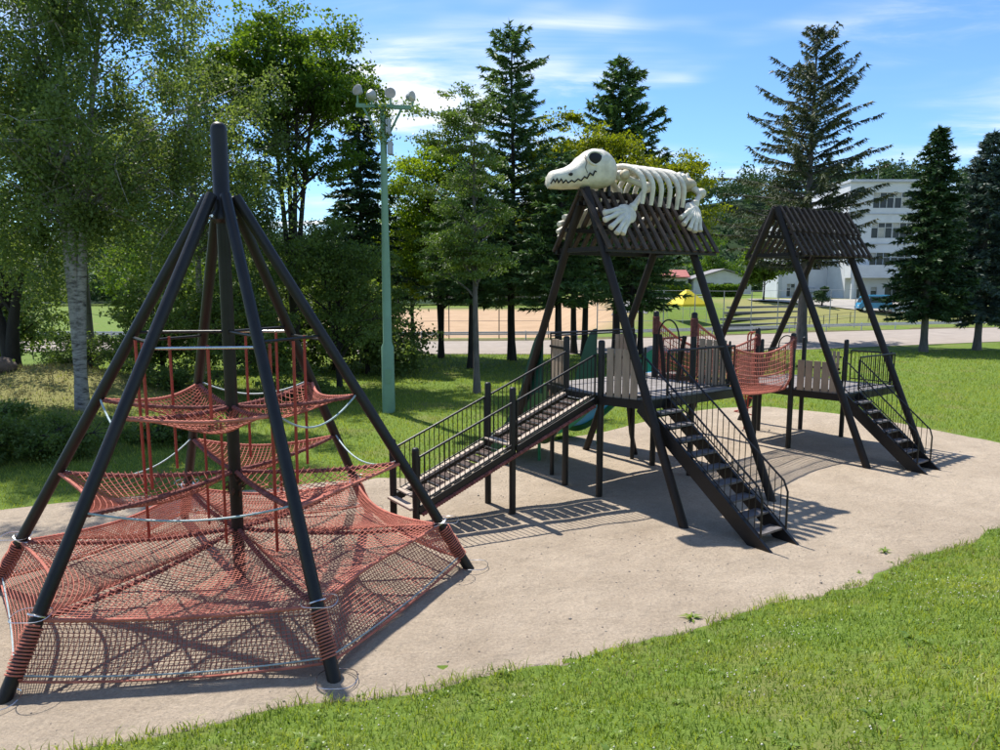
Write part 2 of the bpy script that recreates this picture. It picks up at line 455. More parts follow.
# sand sheet
def sand_material():
    m, n, l, b = principled('sand')
    geo = n.new('ShaderNodeNewGeometry')
    def noise(s, d=5, ro=0.6):
        t = n.new('ShaderNodeTexNoise'); t.inputs['Scale'].default_value = s; t.inputs['Detail'].default_value = d; t.inputs['Roughness'].default_value = ro
        l.new(geo.outputs['Position'], t.inputs['Vector']); return t.outputs['Fac']
    r1 = n.new('ShaderNodeValToRGB'); e = r1.color_ramp.elements
    e[0].position = 0.28; e[0].color = (0.355, 0.290, 0.218, 1); e[1].position = 0.72; e[1].color = (0.490, 0.408, 0.316, 1)
    l.new(noise(1.1, 8, 0.7), r1.inputs[0])
    r2 = n.new('ShaderNodeValToRGB'); e = r2.color_ramp.elements
    e[0].position = 0.25; e[0].color = (0.52, 0.51, 0.51, 1); e[1].position = 0.72; e[1].color = (1.30, 1.29, 1.27, 1)
    l.new(noise(26, 7, 0.9), r2.inputs[0])
    mu = n.new('ShaderNodeMix'); mu.data_type = 'RGBA'; mu.blend_type = 'MULTIPLY'; mu.inputs['Factor'].default_value = 1
    l.new(r1.outputs[0], mu.inputs['A']); l.new(r2.outputs[0], mu.inputs['B'])
    r3 = n.new('ShaderNodeValToRGB'); e = r3.color_ramp.elements
    e[0].position = 0.36; e[0].color = (0.92, 0.91, 0.90, 1); e[1].position = 0.62; e[1].color = (1.05, 1.05, 1.05, 1)
    l.new(noise(0.32, 5, 0.6), r3.inputs[0])
    m2 = n.new('ShaderNodeMix'); m2.data_type = 'RGBA'; m2.blend_type = 'MULTIPLY'; m2.inputs['Factor'].default_value = 1
    l.new(mu.outputs['Result'], m2.inputs['A']); l.new(r3.outputs[0], m2.inputs['B'])
    l.new(m2.outputs['Result'], b.inputs['Base Color'])
    b.inputs['Roughness'].default_value = 0.95; b.inputs['Specular IOR Level'].default_value = 0.2
    ad = n.new('ShaderNodeMath'); ad.operation = 'MULTIPLY_ADD'; ad.inputs[1].default_value = 0.30
    l.new(noise(60, 4, 0.75), ad.inputs[0]); l.new(noise(5.5, 7, 0.72), ad.inputs[2])
    vo = n.new('ShaderNodeTexVoronoi'); vo.feature = 'SMOOTH_F1'; vo.inputs['Scale'].default_value = 3.1; vo.inputs['Randomness'].default_value = 1.0
    l.new(geo.outputs['Position'], vo.inputs['Vector'])
    vm = n.new('ShaderNodeMapRange'); vm.interpolation_type = 'SMOOTHSTEP'; vm.inputs['From Min'].default_value = 0.08; vm.inputs['From Max'].default_value = 0.34; vm.inputs['To Max'].default_value = 0.16
    l.new(vo.outputs['Distance'], vm.inputs['Value'])
    ad2 = n.new('ShaderNodeMath'); ad2.operation = 'ADD'; l.new(ad.outputs[0], ad2.inputs[0]); l.new(vm.outputs[0], ad2.inputs[1]); ad = ad2
    bp = n.new('ShaderNodeBump'); bp.inputs['Strength'].default_value = 1.0; bp.inputs['Distance'].default_value = 0.065
    l.new(ad.outputs[0], bp.inputs['Height']); l.new(bp.outputs[0], b.inputs['Normal'])
    return m
NT, NR = 420, 90
th = np.linspace(-PI, PI, NT, endpoint=False)
rr = sand_r(th) + 0.28 * (fbm(np.cos(th) * 9 + 20, np.sin(th) * 9 + 20, 21, 5) - 0.47) * 2
tt = np.linspace(0.00001, 1, NR) ** 0.75
sx = SC[0] + np.outer(tt, rr * np.cos(th)); sy = SC[1] + np.outer(tt, rr * np.sin(th))
sz = 0.012 + 0.05 * (fbm(sx * 1.6, sy * 1.6, 31, 4) - 0.45)
rim = np.clip((1 - np.repeat(tt[:, None], NT, 1)) * 18, 0, 1)
sz = np.maximum(sz, -0.01) * rim + (np.maximum(ground_z(sx, sy), 0) + 0.008) * (1 - rim)
sz[-1] -= 0.06
sv = np.stack([sx, sy, sz], -1).reshape(-1, 3)
ri, ti = np.meshgrid(np.arange(NR - 1), np.arange(NT), indexing='ij')
sf = np.stack([ri * NT + ti, (ri + 1) * NT + ti, (ri + 1) * NT + (ti + 1) % NT, ri * NT + (ti + 1) % NT], -1).reshape(-1)
SANDO = np_mesh('sand_ground', sv, sf, 4, sand_material(), smooth=True)
tag(SANDO, kind='structure')

# road and its gravel verge, draped over the ground
def strip(name, near, far, mat, lift, n=160, m=8):
    xs = np.linspace(-100, 110, n)
    yn = np.interp(xs, near[:, 0], near[:, 1]); yf = np.interp(xs, far[:, 0], far[:, 1])
    k = np.ones(9) / 9
    yn = np.convolve(np.pad(yn, 4, 'edge'), k, 'valid'); yf = np.convolve(np.pad(yf, 4, 'edge'), k, 'valid')
    t = np.linspace(0, 1, m)[:, None]
    X = np.repeat(xs[None], m, 0); Y = yn[None] * (1 - t) + yf[None] * t
    Z = ground_z(X, Y) + lift
    v = np.stack([X, Y, Z], -1).reshape(-1, 3)
    a, b = np.meshgrid(np.arange(m - 1), np.arange(n - 1), indexing='ij'); k0 = (a * n + b).ravel()
    return tag(np_mesh(name, v, np.stack([k0, k0 + 1, k0 + 1 + n, k0 + n], -1).ravel(), 4, mat, smooth=True), kind='structure')
asph = pm('worn_asphalt', (0.31, 0.265, 0.225), 0.92, 0.14, 0.8, 0.5, 60, spec=0.2)
strip('road', ROAD_N, ROAD_F, asph, 0.03)
verge_f = ROAD_F + np.array([0, 2.4])
strip('road_verge', ROAD_F, verge_f, pm('verge_soil', (0.13, 0.115, 0.055), 0.95, 0.35, 2.5, 0.6, 30, spec=0.1), 0.022, m=5)

# ---------------------------------------------------------------- grass blades
def blades(name, x, y, h, w, lean, mat, tone, seg=2):
    """tapered bent blades standing on the ground"""
    n = len(x); z = ground_z(x, y) - 0.006
    az = rng.uniform(0, 2 * PI, n); la = rng.uniform(0, 2 * PI, n)
    px, py = np.cos(az) * w / 2, np.sin(az) * w / 2
    lx, ly = np.cos(la) * lean * h, np.sin(la) * lean * h
    b0 = np.stack([x - px, y - py, z], -1); b1 = np.stack([x + px, y + py, z], -1)
    tip = np.stack([x + lx, y + ly, z + h * np.sqrt(np.maximum(0.15, 1 - lean ** 2))], -1)
    if seg == 1:
        v = np.stack([b0, b1, tip], 1).reshape(-1, 3); f = np.arange(n * 3)
        return np_mesh(name, v, f, 3, mat, tone=tone)
    m0 = np.stack([x - px * .75 + lx * .32, y - py * .75 + ly * .32, z + h * .58], -1); m1 = np.stack([x + px * .75 + lx * .32, y + py * .75 + ly * .32, z + h * .58], -1)
    v = np.stack([b0, b1, m1, m0, tip], 1).reshape(-1, 3)
    i = np.arange(n) * 5
    f = np.stack([i, i + 1, i + 2, i, i + 2, i + 3, i + 3, i + 2, i + 4], -1).ravel()
    return np_mesh(name, v, f, 3, mat, tone=np.repeat(tone, 3))
def in_view(x, y, z, mx=1.25):
    """keeps what stands within a generous wedge round the photograph's view"""
    return (y > 1.0) & (np.abs(x) < y * 0.705 * mx + 1.5)
grass_m = leaf_mat('grass_blades', (0.110, 0.185, 0.020), (0.370, 0.420, 0.100), 0.42, (1.5, 1.45, 0.5), 0.5, 0.3)
N = 760000
bx = rng.uniform(-13, 22, N); by = rng.uniform(0.0, 18, N)
bd = bank_d(bx, by); si = sand_in(bx, by)
keep = (bd > -0.12) & (si < 0.12 + 0.55 * (fbm(bx * 2.2, by * 2.2, 41) - .5)) & (bd < 7.6) & (np.abs(bx) < by * 1.3 + 7)
keep &= (in_view(bx, by, 0) & (bd < 5.2)) | (rng.random(N) < .18)
keep &= rng.random(N) < np.clip(1.25 - by / 26, 0.3, 1) * (0.55 + 0.9 * fbm(bx * 1.1, by * 1.1, 44))
bx, by = bx[keep], by[keep]; n = len(bx)
pt = fbm(bx * 0.8, by * 0.8, 47)
cl = fbm(bx * 4.5, by * 4.5, 49, 3)
bh = rng.uniform(0.04, 0.12, n) * (0.40 + 0.6 * pt + 0.9 * np.clip(cl - .35, 0, 1)); bw = rng.uniform(0.005, 0.012, n)
bt = np.clip(pt * 1.5 + cl * .8 - .75 + rng.normal(0.05, 0.2, n), 0, 1)
bh = bh * (1 + .7 * np.exp(-(np.abs(bank_d(bx, by)) / .25) ** 2))
tag(blades('bank_grass', bx, by, bh * 1.1, bw * 1.15, rng.uniform(0.35, 0.95, n), grass_m, bt), 'sunlit mown grass on the bank in the foreground', 'grass', kind='stuff')
# straw and dry stems among it
dry_m = leaf_mat('dry_grass', (0.20, 0.17, 0.07), (0.34, 0.29, 0.13), 0.2, (1.2, 1.1, 0.8))
q = rng.random(n) < np.clip((fbm(bx * 0.7, by * 0.7, 53) - 0.45) * 1.1, 0.01, 0.3)
tag(blades('dry_bank_grass', bx[q] + .01, by[q], bh[q] * 1.05, bw[q] * .9, rng.uniform(0.3, 0.85, q.sum()), dry_m, rng.random(q.sum())), 'dry straw-coloured grass stems among the foreground grass', 'grass', kind='stuff')
# lawn round the sand, and the mound
N = 420000
lx = rng.uniform(-24, 34, N); ly = rng.uniform(12.5, 46, N)
keep = (sand_in(lx, ly) < 0.05) & (bank_d(lx, ly) < 0.1) & in_view(lx, ly, 0, 1.1) & (ly < np.interp(lx, ROAD_N[:, 0], ROAD_N[:, 1]) - 0.1)
keep &= rng.random(N) < np.clip(1.5 - ly / 30, 0.28, 1)
lx, ly = lx[keep], ly[keep]; n = len(lx)
pt = fbm(lx * 0.5, ly * 0.5, 61); dr = dry_f(lx, ly)
k = rng.random(n) > dr * 0.85
lh = rng.uniform(0.05, 0.10, n) * (0.7 + 0.7 * pt) * (1 + ly / 60); lw = rng.uniform(0.012, 0.022, n) * (0.7 + ly / 36)
tn = np.clip(pt * 0.8 + rng.normal(0.1, 0.2, n), 0, 1)
tag(blades('lawn_grass', lx[k], ly[k], lh[k], lw[k], rng.uniform(0.2, 0.8, k.sum()), grass_m, tn[k], 1), 'green park lawn behind the sand pit', 'grass', kind='stuff')
k = ~k
tag(blades('mound_grass', lx[k], ly[k], lh[k] * 1.3, lw[k], rng.uniform(0.2, 0.8, k.sum()), dry_m, tn[k], 1), 'dry yellowish grass on the low mound at the left', 'grass', kind='stuff')

# broad-leaved weed rosettes on the bank
weed_m = leaf_mat('weed_leaf', (0.085, 0.160, 0.012), (0.21, 0.29, 0.04), 0.3, (1.5, 1.5, 0.6), 0.4, 0.5)
def rosettes(name, pts, size, label, nl=(12, 24)):
    V, F, T = [], [], []; o = 0
    for (x, y), s in zip(pts, size):
        z = float(ground_z(x, y)); m = rng.integers(*nl)
        for k in range(m):
            a = rng.uniform(0, 2 * PI); L = s * rng.uniform(0.5, 1.1); w = L * rng.uniform(0.07, 0.13); el = rng.uniform(0.35, 1.1)
            d = np.array([math.cos(a), math.sin(a), 0]); p = np.array([-d[1], d[0], 0])
            c0 = np.array([x, y, z]); c1 = c0 + d * L * .5 * math.cos(el) + np.array([0, 0, L * .5 * math.sin(el)]); c2 = c1 + d * L * .5 + np.array([0, 0, -L * .05])
            V += [c0 - p * w * .3, c0 + p * w * .3, c1 + p * w, c1 - p * w, c2]
            F += [o, o + 1, o + 2, o, o + 2, o + 3, o + 3, o + 2, o + 4]; T += [rng.random()] * 3; o += 5
    return tag(np_mesh(name, np.array(V), np.array(F), 3, weed_m, tone=T), label, 'weeds', kind='stuff')
wp, ws = [], []
while len(wp) < 300:
    x, y = rng.uniform(-6, 15), rng.uniform(3.5, 14)
    if float(bank_d(x, y)) > 0.0 and abs(x) < y * .75 + 1 and rng.random() < 0.2 + 1.6 * (float(fbm(x * .7, y * .7, 71)) - .35): wp.append((x, y)); ws.append(rng.uniform(0.05, 0.13) * (1.2 if rng.random() < .1 else .8))
rosettes('bank_weeds', wp, ws, 'broad-leaved weeds among the foreground grass')
for (x, y), s, lb in (((2.45, 8.62), 0.20, 'single leafy weed standing on the sand by the grass edge'), ((6.15, 10.9), .16, 'small green weed at the sand edge right of the middle')):
    o = rosettes('edge_weed', [(x, y)], [s], lb, (14, 18)); del o['kind']; o['category'] = 'weed'
# clover heads
V, F = [], []
while len(V) < 430 * 6:
    x, y = rng.uniform(-5, 14), rng.uniform(3.6, 13)
    if float(bank_d(x, y)) < 0.1 or abs(x) > y * .75 + 1 or rng.random() > 4.5 * (float(fbm(x * .9, y * .9, 83)) - .46): continue
    z = float(ground_z(x, y)) + rng.uniform(.05, .10); s = rng.uniform(.006, .012); o = len(V)
    V += [(x - s, y, z), (x, y - s, z), (x + s, y, z), (x, y + s, z), (x, y, z + s), (x, y, z - s)]
    for a in range(4): F += [o + a, o + (a + 1) % 4, o + 4, o + (a + 1) % 4, o + a, o + 5]
tag(np_mesh('clover_flowers', np.array(V), np.array(F), 3, pm('clover_white', (0.52, 0.50, 0.40), 0.8, 0.2, 30, 0), smooth=True), 'small white clover heads dotted over the foreground grass', 'clover', kind='stuff')
# pebbles and grit on the sand
V, F = [], []
for _ in range(900):
    a = rng.uniform(-PI, PI); r = math.sqrt(rng.random()) * float(sand_r(a)) * .98; x, y = SC[0] + r * math.cos(a), SC[1] + r * math.sin(a)
    s = rng.uniform(.006, .016) * (2.0 if rng.random() < .03 else 1); z = 0.012 + 0.05 * max(-.2, float(fbm(x * 1.6, y * 1.6, 31, 4)) - .45) + s * .25; o = len(V)
    q = rng.uniform(.7, 1.3, 6) * s
    V += [(x - q[0], y, z), (x, y - q[1], z), (x + q[2], y, z), (x, y + q[3], z), (x, y, z + q[4] * .7), (x, y, z - s)]
    for k in range(4): F += [o + k, o + (k + 1) % 4, o + 4, o + (k + 1) % 4, o + k, o + 5]
tag(np_mesh('sand_pebbles', np.array(V), np.array(F), 3, pm('pebble', (0.30, 0.26, 0.22), 0.9, 0.5, 9, 0.2)), 'scattered small pebbles on the sand', 'pebbles', kind='stuff')
# ---------------------------------------------------------------- materials of the play equipment
M_black = pm('black_brown_steel', (0.012, 0.0105, 0.0105), 0.45, 0.35, 3.0, 0.25, 25, spec=0.38)
M_brown = pm('dark_brown_timber', (0.017, 0.012, 0.010), 0.55, 0.4, 4.0, 0.5, 30, spec=.3, stretch=(1, 1, 0.4))
M_slat = pm('weathered_roof_slat', (0.070, 0.050, 0.040), 0.75, 0.45, 5.0, 0.5, 45, spec=.25)
M_slat2 = pm('dark_roof_slat', (0.052, 0.037, 0.029), 0.75, 0.45, 6.0, 0.5, 45, spec=.25)
M_panel = pm('beige_plank', (0.34, 0.255, 0.180), 0.7, 0.22, 7.0, 0.4, 60, stretch=(1, 1, 0.25))
M_deck = pm('grey_deck_board', (0.235, 0.215, 0.205), 0.75, 0.25, 5.0, 0.5, 45)
M_tread = pm('worn_grey_tread', (0.110, 0.100, 0.100), 0.6, 0.45, 7.0, 0.3, 60)
M_rope = pm('faded_red_rope', (0.47, 0.165, 0.120), 0.85, 0.28, 5.0, 0.5, 120, spec=0.2)
M_ropeD = pm('wound_red_rope', (0.20, 0.075, 0.065), 0.9, 0.6, 16.0, 0.6, 90, spec=0.2)
M_redpipe = pm('red_painted_pipe', (0.34, 0.040, 0.025), 0.45, 0.2, 5.0, 0.1, 30)
M_chrome = pm('stainless_steel', (0.62, 0.62, 0.62), 0.25, 0.1, 8.0, 0.05, 40, metallic=1.0)
M_cable = pm('pale_blue_cable', (0.33, 0.42, 0.43), 0.5, 0.25, 20.0, 0.3, 120)
M_green = pm('dark_green_plastic', (0.006, 0.058, 0.040), 0.38, 0.2, 2.0, 0.05, 30)
M_green_lit = pm('sunlit_green_plastic', (0.016, 0.190, 0.075), 0.5, 0.2, 2.0, 0.05, 30)  # lighter slide green: sunlight on the outer wall put into the colour
M_blue = pm('blue_slide_bed', (0.020, 0.30, 0.66), 0.6, 0.1, 2.0, 0.05, 30, spec=.25)
M_bone = pm('cream_bone_paint', (0.66, 0.61, 0.505), 0.55, 0.20, 5.0, 0.5, 16, bdist=0.02)
M_boneD = pm('stained_bone_paint', (0.52, 0.44, 0.30), 0.6, 0.25, 5.0, 0.4, 16)
M_shade_line = pm('shade_and_line_black', (0.006, 0.006, 0.007), 0.7, 0.2, 5, 0)  # flat black: paints the shade inside the sockets; also nostrils and tooth line
M_pale = pm('pale_timber', (0.40, 0.32, 0.25), 0.7, 0.2, 8.0, 0.4, 50)

# ---------------------------------------------------------------- rope net pyramid
NC = (-3.774, 9.855); NR0, NRT, NZT = 3.33, 0.18, 5.43
NET = thing('climbing_net_pyramid', 'tall red rope climbing net slung inside six black leaning poles', 'climbing net', (*NC, 0))
def n_ang(k): return R(6.68 + 60 * k)
def n_leg(k, z, dr=0.0):
    r = NR0 + (NRT - NR0) * z / NZT + dr; a = n_ang(k); return np.array([r * math.cos(a), r * math.sin(a), z])
pole = MB().lathe([(0.085, -0.1), (0.085, 5.05), (0.088, 5.07), (0.155, 5.12), (0.155, 5.2), (0.108, 5.26), (0.108, 6.3), (0.095, 6.36), (0.06, 6.395), (0.01, 6.405)], n=20).build('centre_pole', M_black, NET, True)
for z in (5.16,):
    for k in range(6):
        a = n_ang(k); MB().lathe([(0.02, -0.02), (0.02, 0.02)], (0.17 * math.cos(a), 0.17 * math.sin(a), z), 8, Matrix.Rotation(a, 3, 'Z') @ Matrix.Rotation(PI / 2, 3, 'Y')).build('bolt', M_chrome, pole)
ZC, ZM, ZU, ZR = 0.70, 1.67, 2.68, 3.50
for k in range(6):
    p0, p1 = n_leg(k, -0.08), n_leg(k, NZT)
    leg = MB().tube([p0, p0 * .5 + p1 * .5, p1], 0.075, 14).build('leg', M_black, NET, True)
    # wound rope at the foot, steel clamp ring above it
    d = (p1 - p0) / np.linalg.norm(p1 - p0); s1 = np.cross(d, [0, 0, 1]); s1 /= np.linalg.norm(s1); s2 = np.cross(d, s1)
    pts = []
    for i in range(300):
        z = 0.20 + (ZC - 0.24) * i / 299; c = n_leg(k, z); t = i / 299 * 2 * PI * 15
        pts.append(c + (s1 * math.cos(t) + s2 * math.sin(t)) * (0.086 + 0.006 * math.sin(i * 0.9)))
    MB().tube(pts, 0.011, 5).build('rope_wrap', M_rope, leg, True)
    c = n_leg(k, ZC + 0.04); ring = [c + (s1 * math.cos(t) + s2 * math.sin(t)) * 0.105 for t in np.linspace(0, 2 * PI, 20)]
    MB().tube(ring, 0.012, 6).build('clamp_ring', M_chrome, leg, True)
    for zc, rr_ in ((ZC + 0.08, 0.20), (0.06, 0.22)):
        c = n_leg(k, zc); c2 = [c + np.array([rr_ * math.cos(t), rr_ * math.sin(t), 0.012 * math.sin(3 * t)]) + np.array([math.cos(n_ang(k)), math.sin(n_ang(k)), 0]) * 0.10 for t in np.linspace(0, 2 * PI, 24)]
        MB().tube(c2, 0.005, 5).build('wire_loop', M_chrome, leg, True)
# ring of pipes high up, with struts to the pole
for k in range(6):
    a, b = n_leg(k, ZR + (0.03 if k % 2 else -0.03), -0.02), n_leg(k + 1, ZR + (0.03 if k % 2 else -0.03), -0.02)
    MB().tube([a, b], 0.019, 10).build('ring_pipe', M_chrome if k in (4, 1) else M_black, NET, True)
    if k % 2: MB().tube([n_leg(k, ZR + 0.1), (0, 0, ZR + 0.1)], 0.02, 8).build('strut', M_black, NET, True)
def cord(a, b, sag, n=24, out=0.0):
    a, b = np.array(a, float), np.array(b, float); t = np.linspace(0, 1, n)[:, None]
    p = a * (1 - t) + b * t; p[:, 2] -= sag * 4 * (t * (1 - t))[:, 0]
    c = p[:, :2] * 1.0; L = np.linalg.norm(c, axis=1)[:, None] + 1e-9
    p[:, :2] -= c / L * out * 4 * t * (1 - t)
    return p
def wound(pts, r, pitch=0.055):
    """rope wound with lashings: resampled finely, radius pulses"""
    p = np.asarray(pts); d = np.concatenate([[0], np.cumsum(np.linalg.norm(np.diff(p, axis=0), axis=1))])
    n = max(4, int(d[-1] / pitch * 4)); s = np.linspace(0, d[-1], n)
    q = np.stack([np.interp(s, d, p[:, i]) for i in range(3)], 1)
    return MB().tube(q, [r * (1.0 if i % 4 in (0, 1) else 0.78) for i in range(n)], 7)
for zl, zc in ((ZU, 2.55), (ZM, 1.62), (ZC, 0.78)):
    for k in range(6):
        wound(cord(n_leg(k, zl), (0, 0, zc), 0.06 if zl > 1 else 0.10), 0.034).build('radial_rope', M_ropeD, NET, True)
def sector(name, k, zl, zc, sag, cell, inset, r):
    """net slung between two neighbouring poles and the centre"""
    C = np.array([0, 0, zc]); A, B = n_leg(k, zl), n_leg(k + 1, zl)
    E = cord(A, B, 0.10, 40, inset)
    W = np.linalg.norm(B - A); tE = np.linspace(0, 1, 40)
    def S(s, t):
        e = np.array([np.interp(s, tE, E[:, i]) for i in range(3)]).T
        p = C + (e - C) * t[:, None]
        p[:, 2] -= sag * 4 * (t * (1 - t)) * (4 * s * (1 - s)) ** 0.7
        return p
    lines = []; ap = W * 0.866 - inset
    n = int(ap / cell)
    for i in range(2, n + 1):
        t0 = i / n; m = max(3, int(W * t0 / 0.13)); s = np.linspace(0, 1, m)
        lines.append(S(s, np.full(m, t0)))
    m = int(W / cell)
    for j in range(1, m):
        x = (j / m - 0.5) * 2; t0 = min(0.97, abs(x) + 0.02); q = max(3, int((1 - t0) * ap / 0.13)); t = np.linspace(t0, 1, q)
        lines.append(S(np.clip(0.5 + 0.5 * x / t, 0, 1), t))
    o = net(name, lines, r, M_rope, NET)
    wound(E, 0.026).build('edge_rope', M_rope, NET, True)
    return o
for k in (1 + 1, 2 + 2, 0): pass
# poles by number: 0 right, 1 back right, 2 back left, 3 left, 4 front left, 5 front right
for k in (4, 2, 0): sector('upper_net', k, ZU, 2.55, 0.26, 0.068, 0.20, 0.0072)
for k in (3, 5, 1): sector('middle_net', k, ZM, 1.62, 0.24, 0.066, 0.20, 0.0072)
for k in range(6): sector('floor_net', k, ZC, 0.78, 0.16, 0.056, 0.10 if k == 4 else 0.24, 0.0062)
for k in range(6):
    A, B = n_leg(k, ZC), n_leg(k + 1, ZC); top = cord(A, B, 0.10, 40, 0.10 if k == 4 else 0.24)
    bot = cord(n_leg(k, 0.17), n_leg(k + 1, 0.17), 0.11, 40, 0.06)
    lines = []; W = np.linalg.norm(B - A)
    for i in range(15):
        t = i / 14; lines.append(top[::1] * (1 - t) + bot[::1] * t)
    ts = np.linspace(0, 1, 40)
    for j in range(1, int(W / 0.052)):
        s = j / int(W / 0.052); e0 = np.array([np.interp(s, ts, top[:, i]) for i in range(3)]); e1 = np.array([np.interp(s, ts, bot[:, i]) for i in range(3)])
        u = np.linspace(0, 1, 6)[:, None]; q = e0 * (1 - u) + e1 * u; q[:, :2] *= (1 - 0.012 * np.sin(u * PI)); lines.append(q)
    net('skirt_net', lines, 0.0058, M_rope, NET)
    MB().tube(bot, 0.016, 6).build('hem_rope', M_rope, NET, True)
    MB().tube(cord(n_leg(k, 0.22), n_leg(k + 1, 0.22), 0.10, 30, 0.03), 0.010, 6).build('hem_rope', M_cable, NET, True)
# pale safety cables where a level is open
for k, z, sg in ((3, ZU, .32), (5, ZU, .34), (1, ZU, .22), (4, ZM, .16), (2, ZM, .34), (0, ZM, .25)):
    MB().tube(cord(n_leg(k, z + .04), n_leg(k + 1, z + .04), sg, 30, 0.05), 0.013, 7).build('cable', M_cable, NET, True)
    for q in (k, k + 1): MB().ell(n_leg(q, z + .04, -.05), (0.03, 0.03, 0.03), 8, 6).build('shackle', M_chrome, NET, True)
# hanging red ropes from the pipe ring to the nets below
for k in range(6):
    for f, zb in ((0.16, 0.74), (0.52, 1.55)):
        if f < .3 and k % 2 == 0: continue
        a, b = n_leg(k, ZR, -0.03), n_leg(k + 1, ZR, -0.03); p = a * (1 - f) + b * f
        if k in (4,) and f > .5: zb = 2.45
        lo = p * 0.985; lo = np.array([lo[0], lo[1], zb])
        MB().tube([p, lo], 0.021, 8).build('hanging_rope', M_redpipe, NET, True)
    if k % 2: continue
    a = n_ang(k) + 0.5; q = 0.55
    MB().tube([(q * math.cos(a), q * math.sin(a), 2.5), (q * math.cos(a), q * math.sin(a), 0.75)], 0.019, 8).build('hanging_rope', M_redpipe, NET, True)
b_ = MB()
rg = random.Random(4)
for i in range(16):
    a = rg.uniform(0, 2 * PI); z = 1.28 + 0.32 * rg.random(); c = Vector((0.12 * math.cos(a), 0.12 * math.sin(a), z))
    m = Euler((rg.uniform(0, 3), rg.uniform(0, 3), a)).to_matrix()
    b_.tube([c + m @ Vector((0.05 * math.cos(t), 0.03 * math.sin(t), 0)) for t in np.linspace(0, 2 * PI, 9)], 0.011, 5)
b_.build('shackle_chain', pm('rusty_chain', (0.10, 0.055, 0.035), 0.6, 0.4, 20, 0.3, 60, metallic=.6), NET, True)

# ---------------------------------------------------------------- climbing towers
T_RZ = R(35.4)
T1O, T2O = (1.67, 14.30), (6.98, 18.35)
def Q(a, b, z): return Vector((a, -b, z))           # tower frame: a along the ridge, b towards the viewer

def railing(root, p0, p1, h, name='railing', step=0.105, r=0.018, low=0.08):
    """two rails with a row of upright bars between"""
    p0, p1 = Vector(p0), Vector(p1); up = Vector((0, 0, 1))
    rail = MB().tube([p0 + up * h, p1 + up * h], r + 0.004, 8).tube([p0 + up * low, p1 + up * low], r * .8, 8)
    for p in (p0, p1): rail.tube([p, p + up * h], r, 8)
    o = rail.build(name, M_black, root, True)
    L = (p1 - p0).length; n = int(L / step)
    for i in range(1, n):
        q = p0.lerp(p1, i / n); piece('baluster', q + up * low, q + up * h, 0.017, 0.017, M_black, o, 'cyl')
    return o
def plank_panel(root, p0, p1, z0, z1, n, thick=0.035, mat=None, gap=0.03, rail=True):
    """upright beige boards on two dark cross rails"""
    p0, p1 = Vector(p0), Vector(p1); d = (p1 - p0); L = d.length; x = d.normalized()
    fr = MB()
    for z in (z0 + 0.12, z1 - 0.16):
        fr.bar(Vector((p0.x, p0.y, z)), Vector((p1.x, p1.y, z)), 0.035, 0.05)
    o = fr.build('panel_frame', M_black, root)
    nrm = Vector((-x.y, x.x, 0)); w = (L - 0.06) / n
    for sgn in (1,):
        for i in range(n):
            c = p0 + x * (0.03 + w * (i + .5))
            for side in (-1,):
                q = c + nrm * side * 0.034
                piece('panel_plank', (q.x, q.y, z0 + rg.uniform(-.008, .008)), (q.x, q.y, z1 + rg.uniform(-.008, .008)), w - gap, 0.028, mat or M_panel, o, up=nrm)
    return o
def stairs(root, a0, a1, bt, bb, zt, n, rail_h=0.86):
    fr = MB()
    for a in (a0, a1):
        fr.bar(Q(a, bt - 0.02, zt - 0.12), Q(a, bb + 0.16, -0.13), 0.055, 0.26)
    o = fr.build('staircase', M_black, root)
    for i in range(n):
        z = zt * (i + 1) / (n + 1) ; b = bb + (bt - bb) * (i + .8) / (n + 1)
        piece('stair_tread', Q(a0 + .028, b, z), Q(a1 - .028, b, z), 0.24, 0.035, M_tread, o)
        piece('riser', Q(a0 + .028, b - 0.112, z - 0.06), Q(a1 - .028, b - 0.112, z - 0.06), 0.02, 0.10, M_black, o)
    for a in (a0, a1):
        lo_b = bb - 0.05; lo_z = zt * 0.05
        lo = Q(a, lo_b, lo_z); hi = Q(a, bt, zt)
        rl = MB()
        up = Vector((0, 0, 1))
        rl.tube([hi + up * 0.05, hi + up * rail_h, hi + up * rail_h + (lo - hi) * 0.03, lo + up * rail_h + (hi - lo) * 0.03, lo + up * (rail_h - 0.12), lo + up * 0.1], 0.018, 8)
        rl.tube([hi + up * 0.12, lo + up * 0.12], 0.013, 8)
        hr = rl.build('handrail', M_black, root, True)
        m = int((lo - hi).length / 0.15)
        for i in range(1, m):
            q = hi.lerp(lo, i / m); piece('baluster', q + up * 0.12, q + up * rail_h, 0.015, 0.015, M_black, hr, 'cyl')
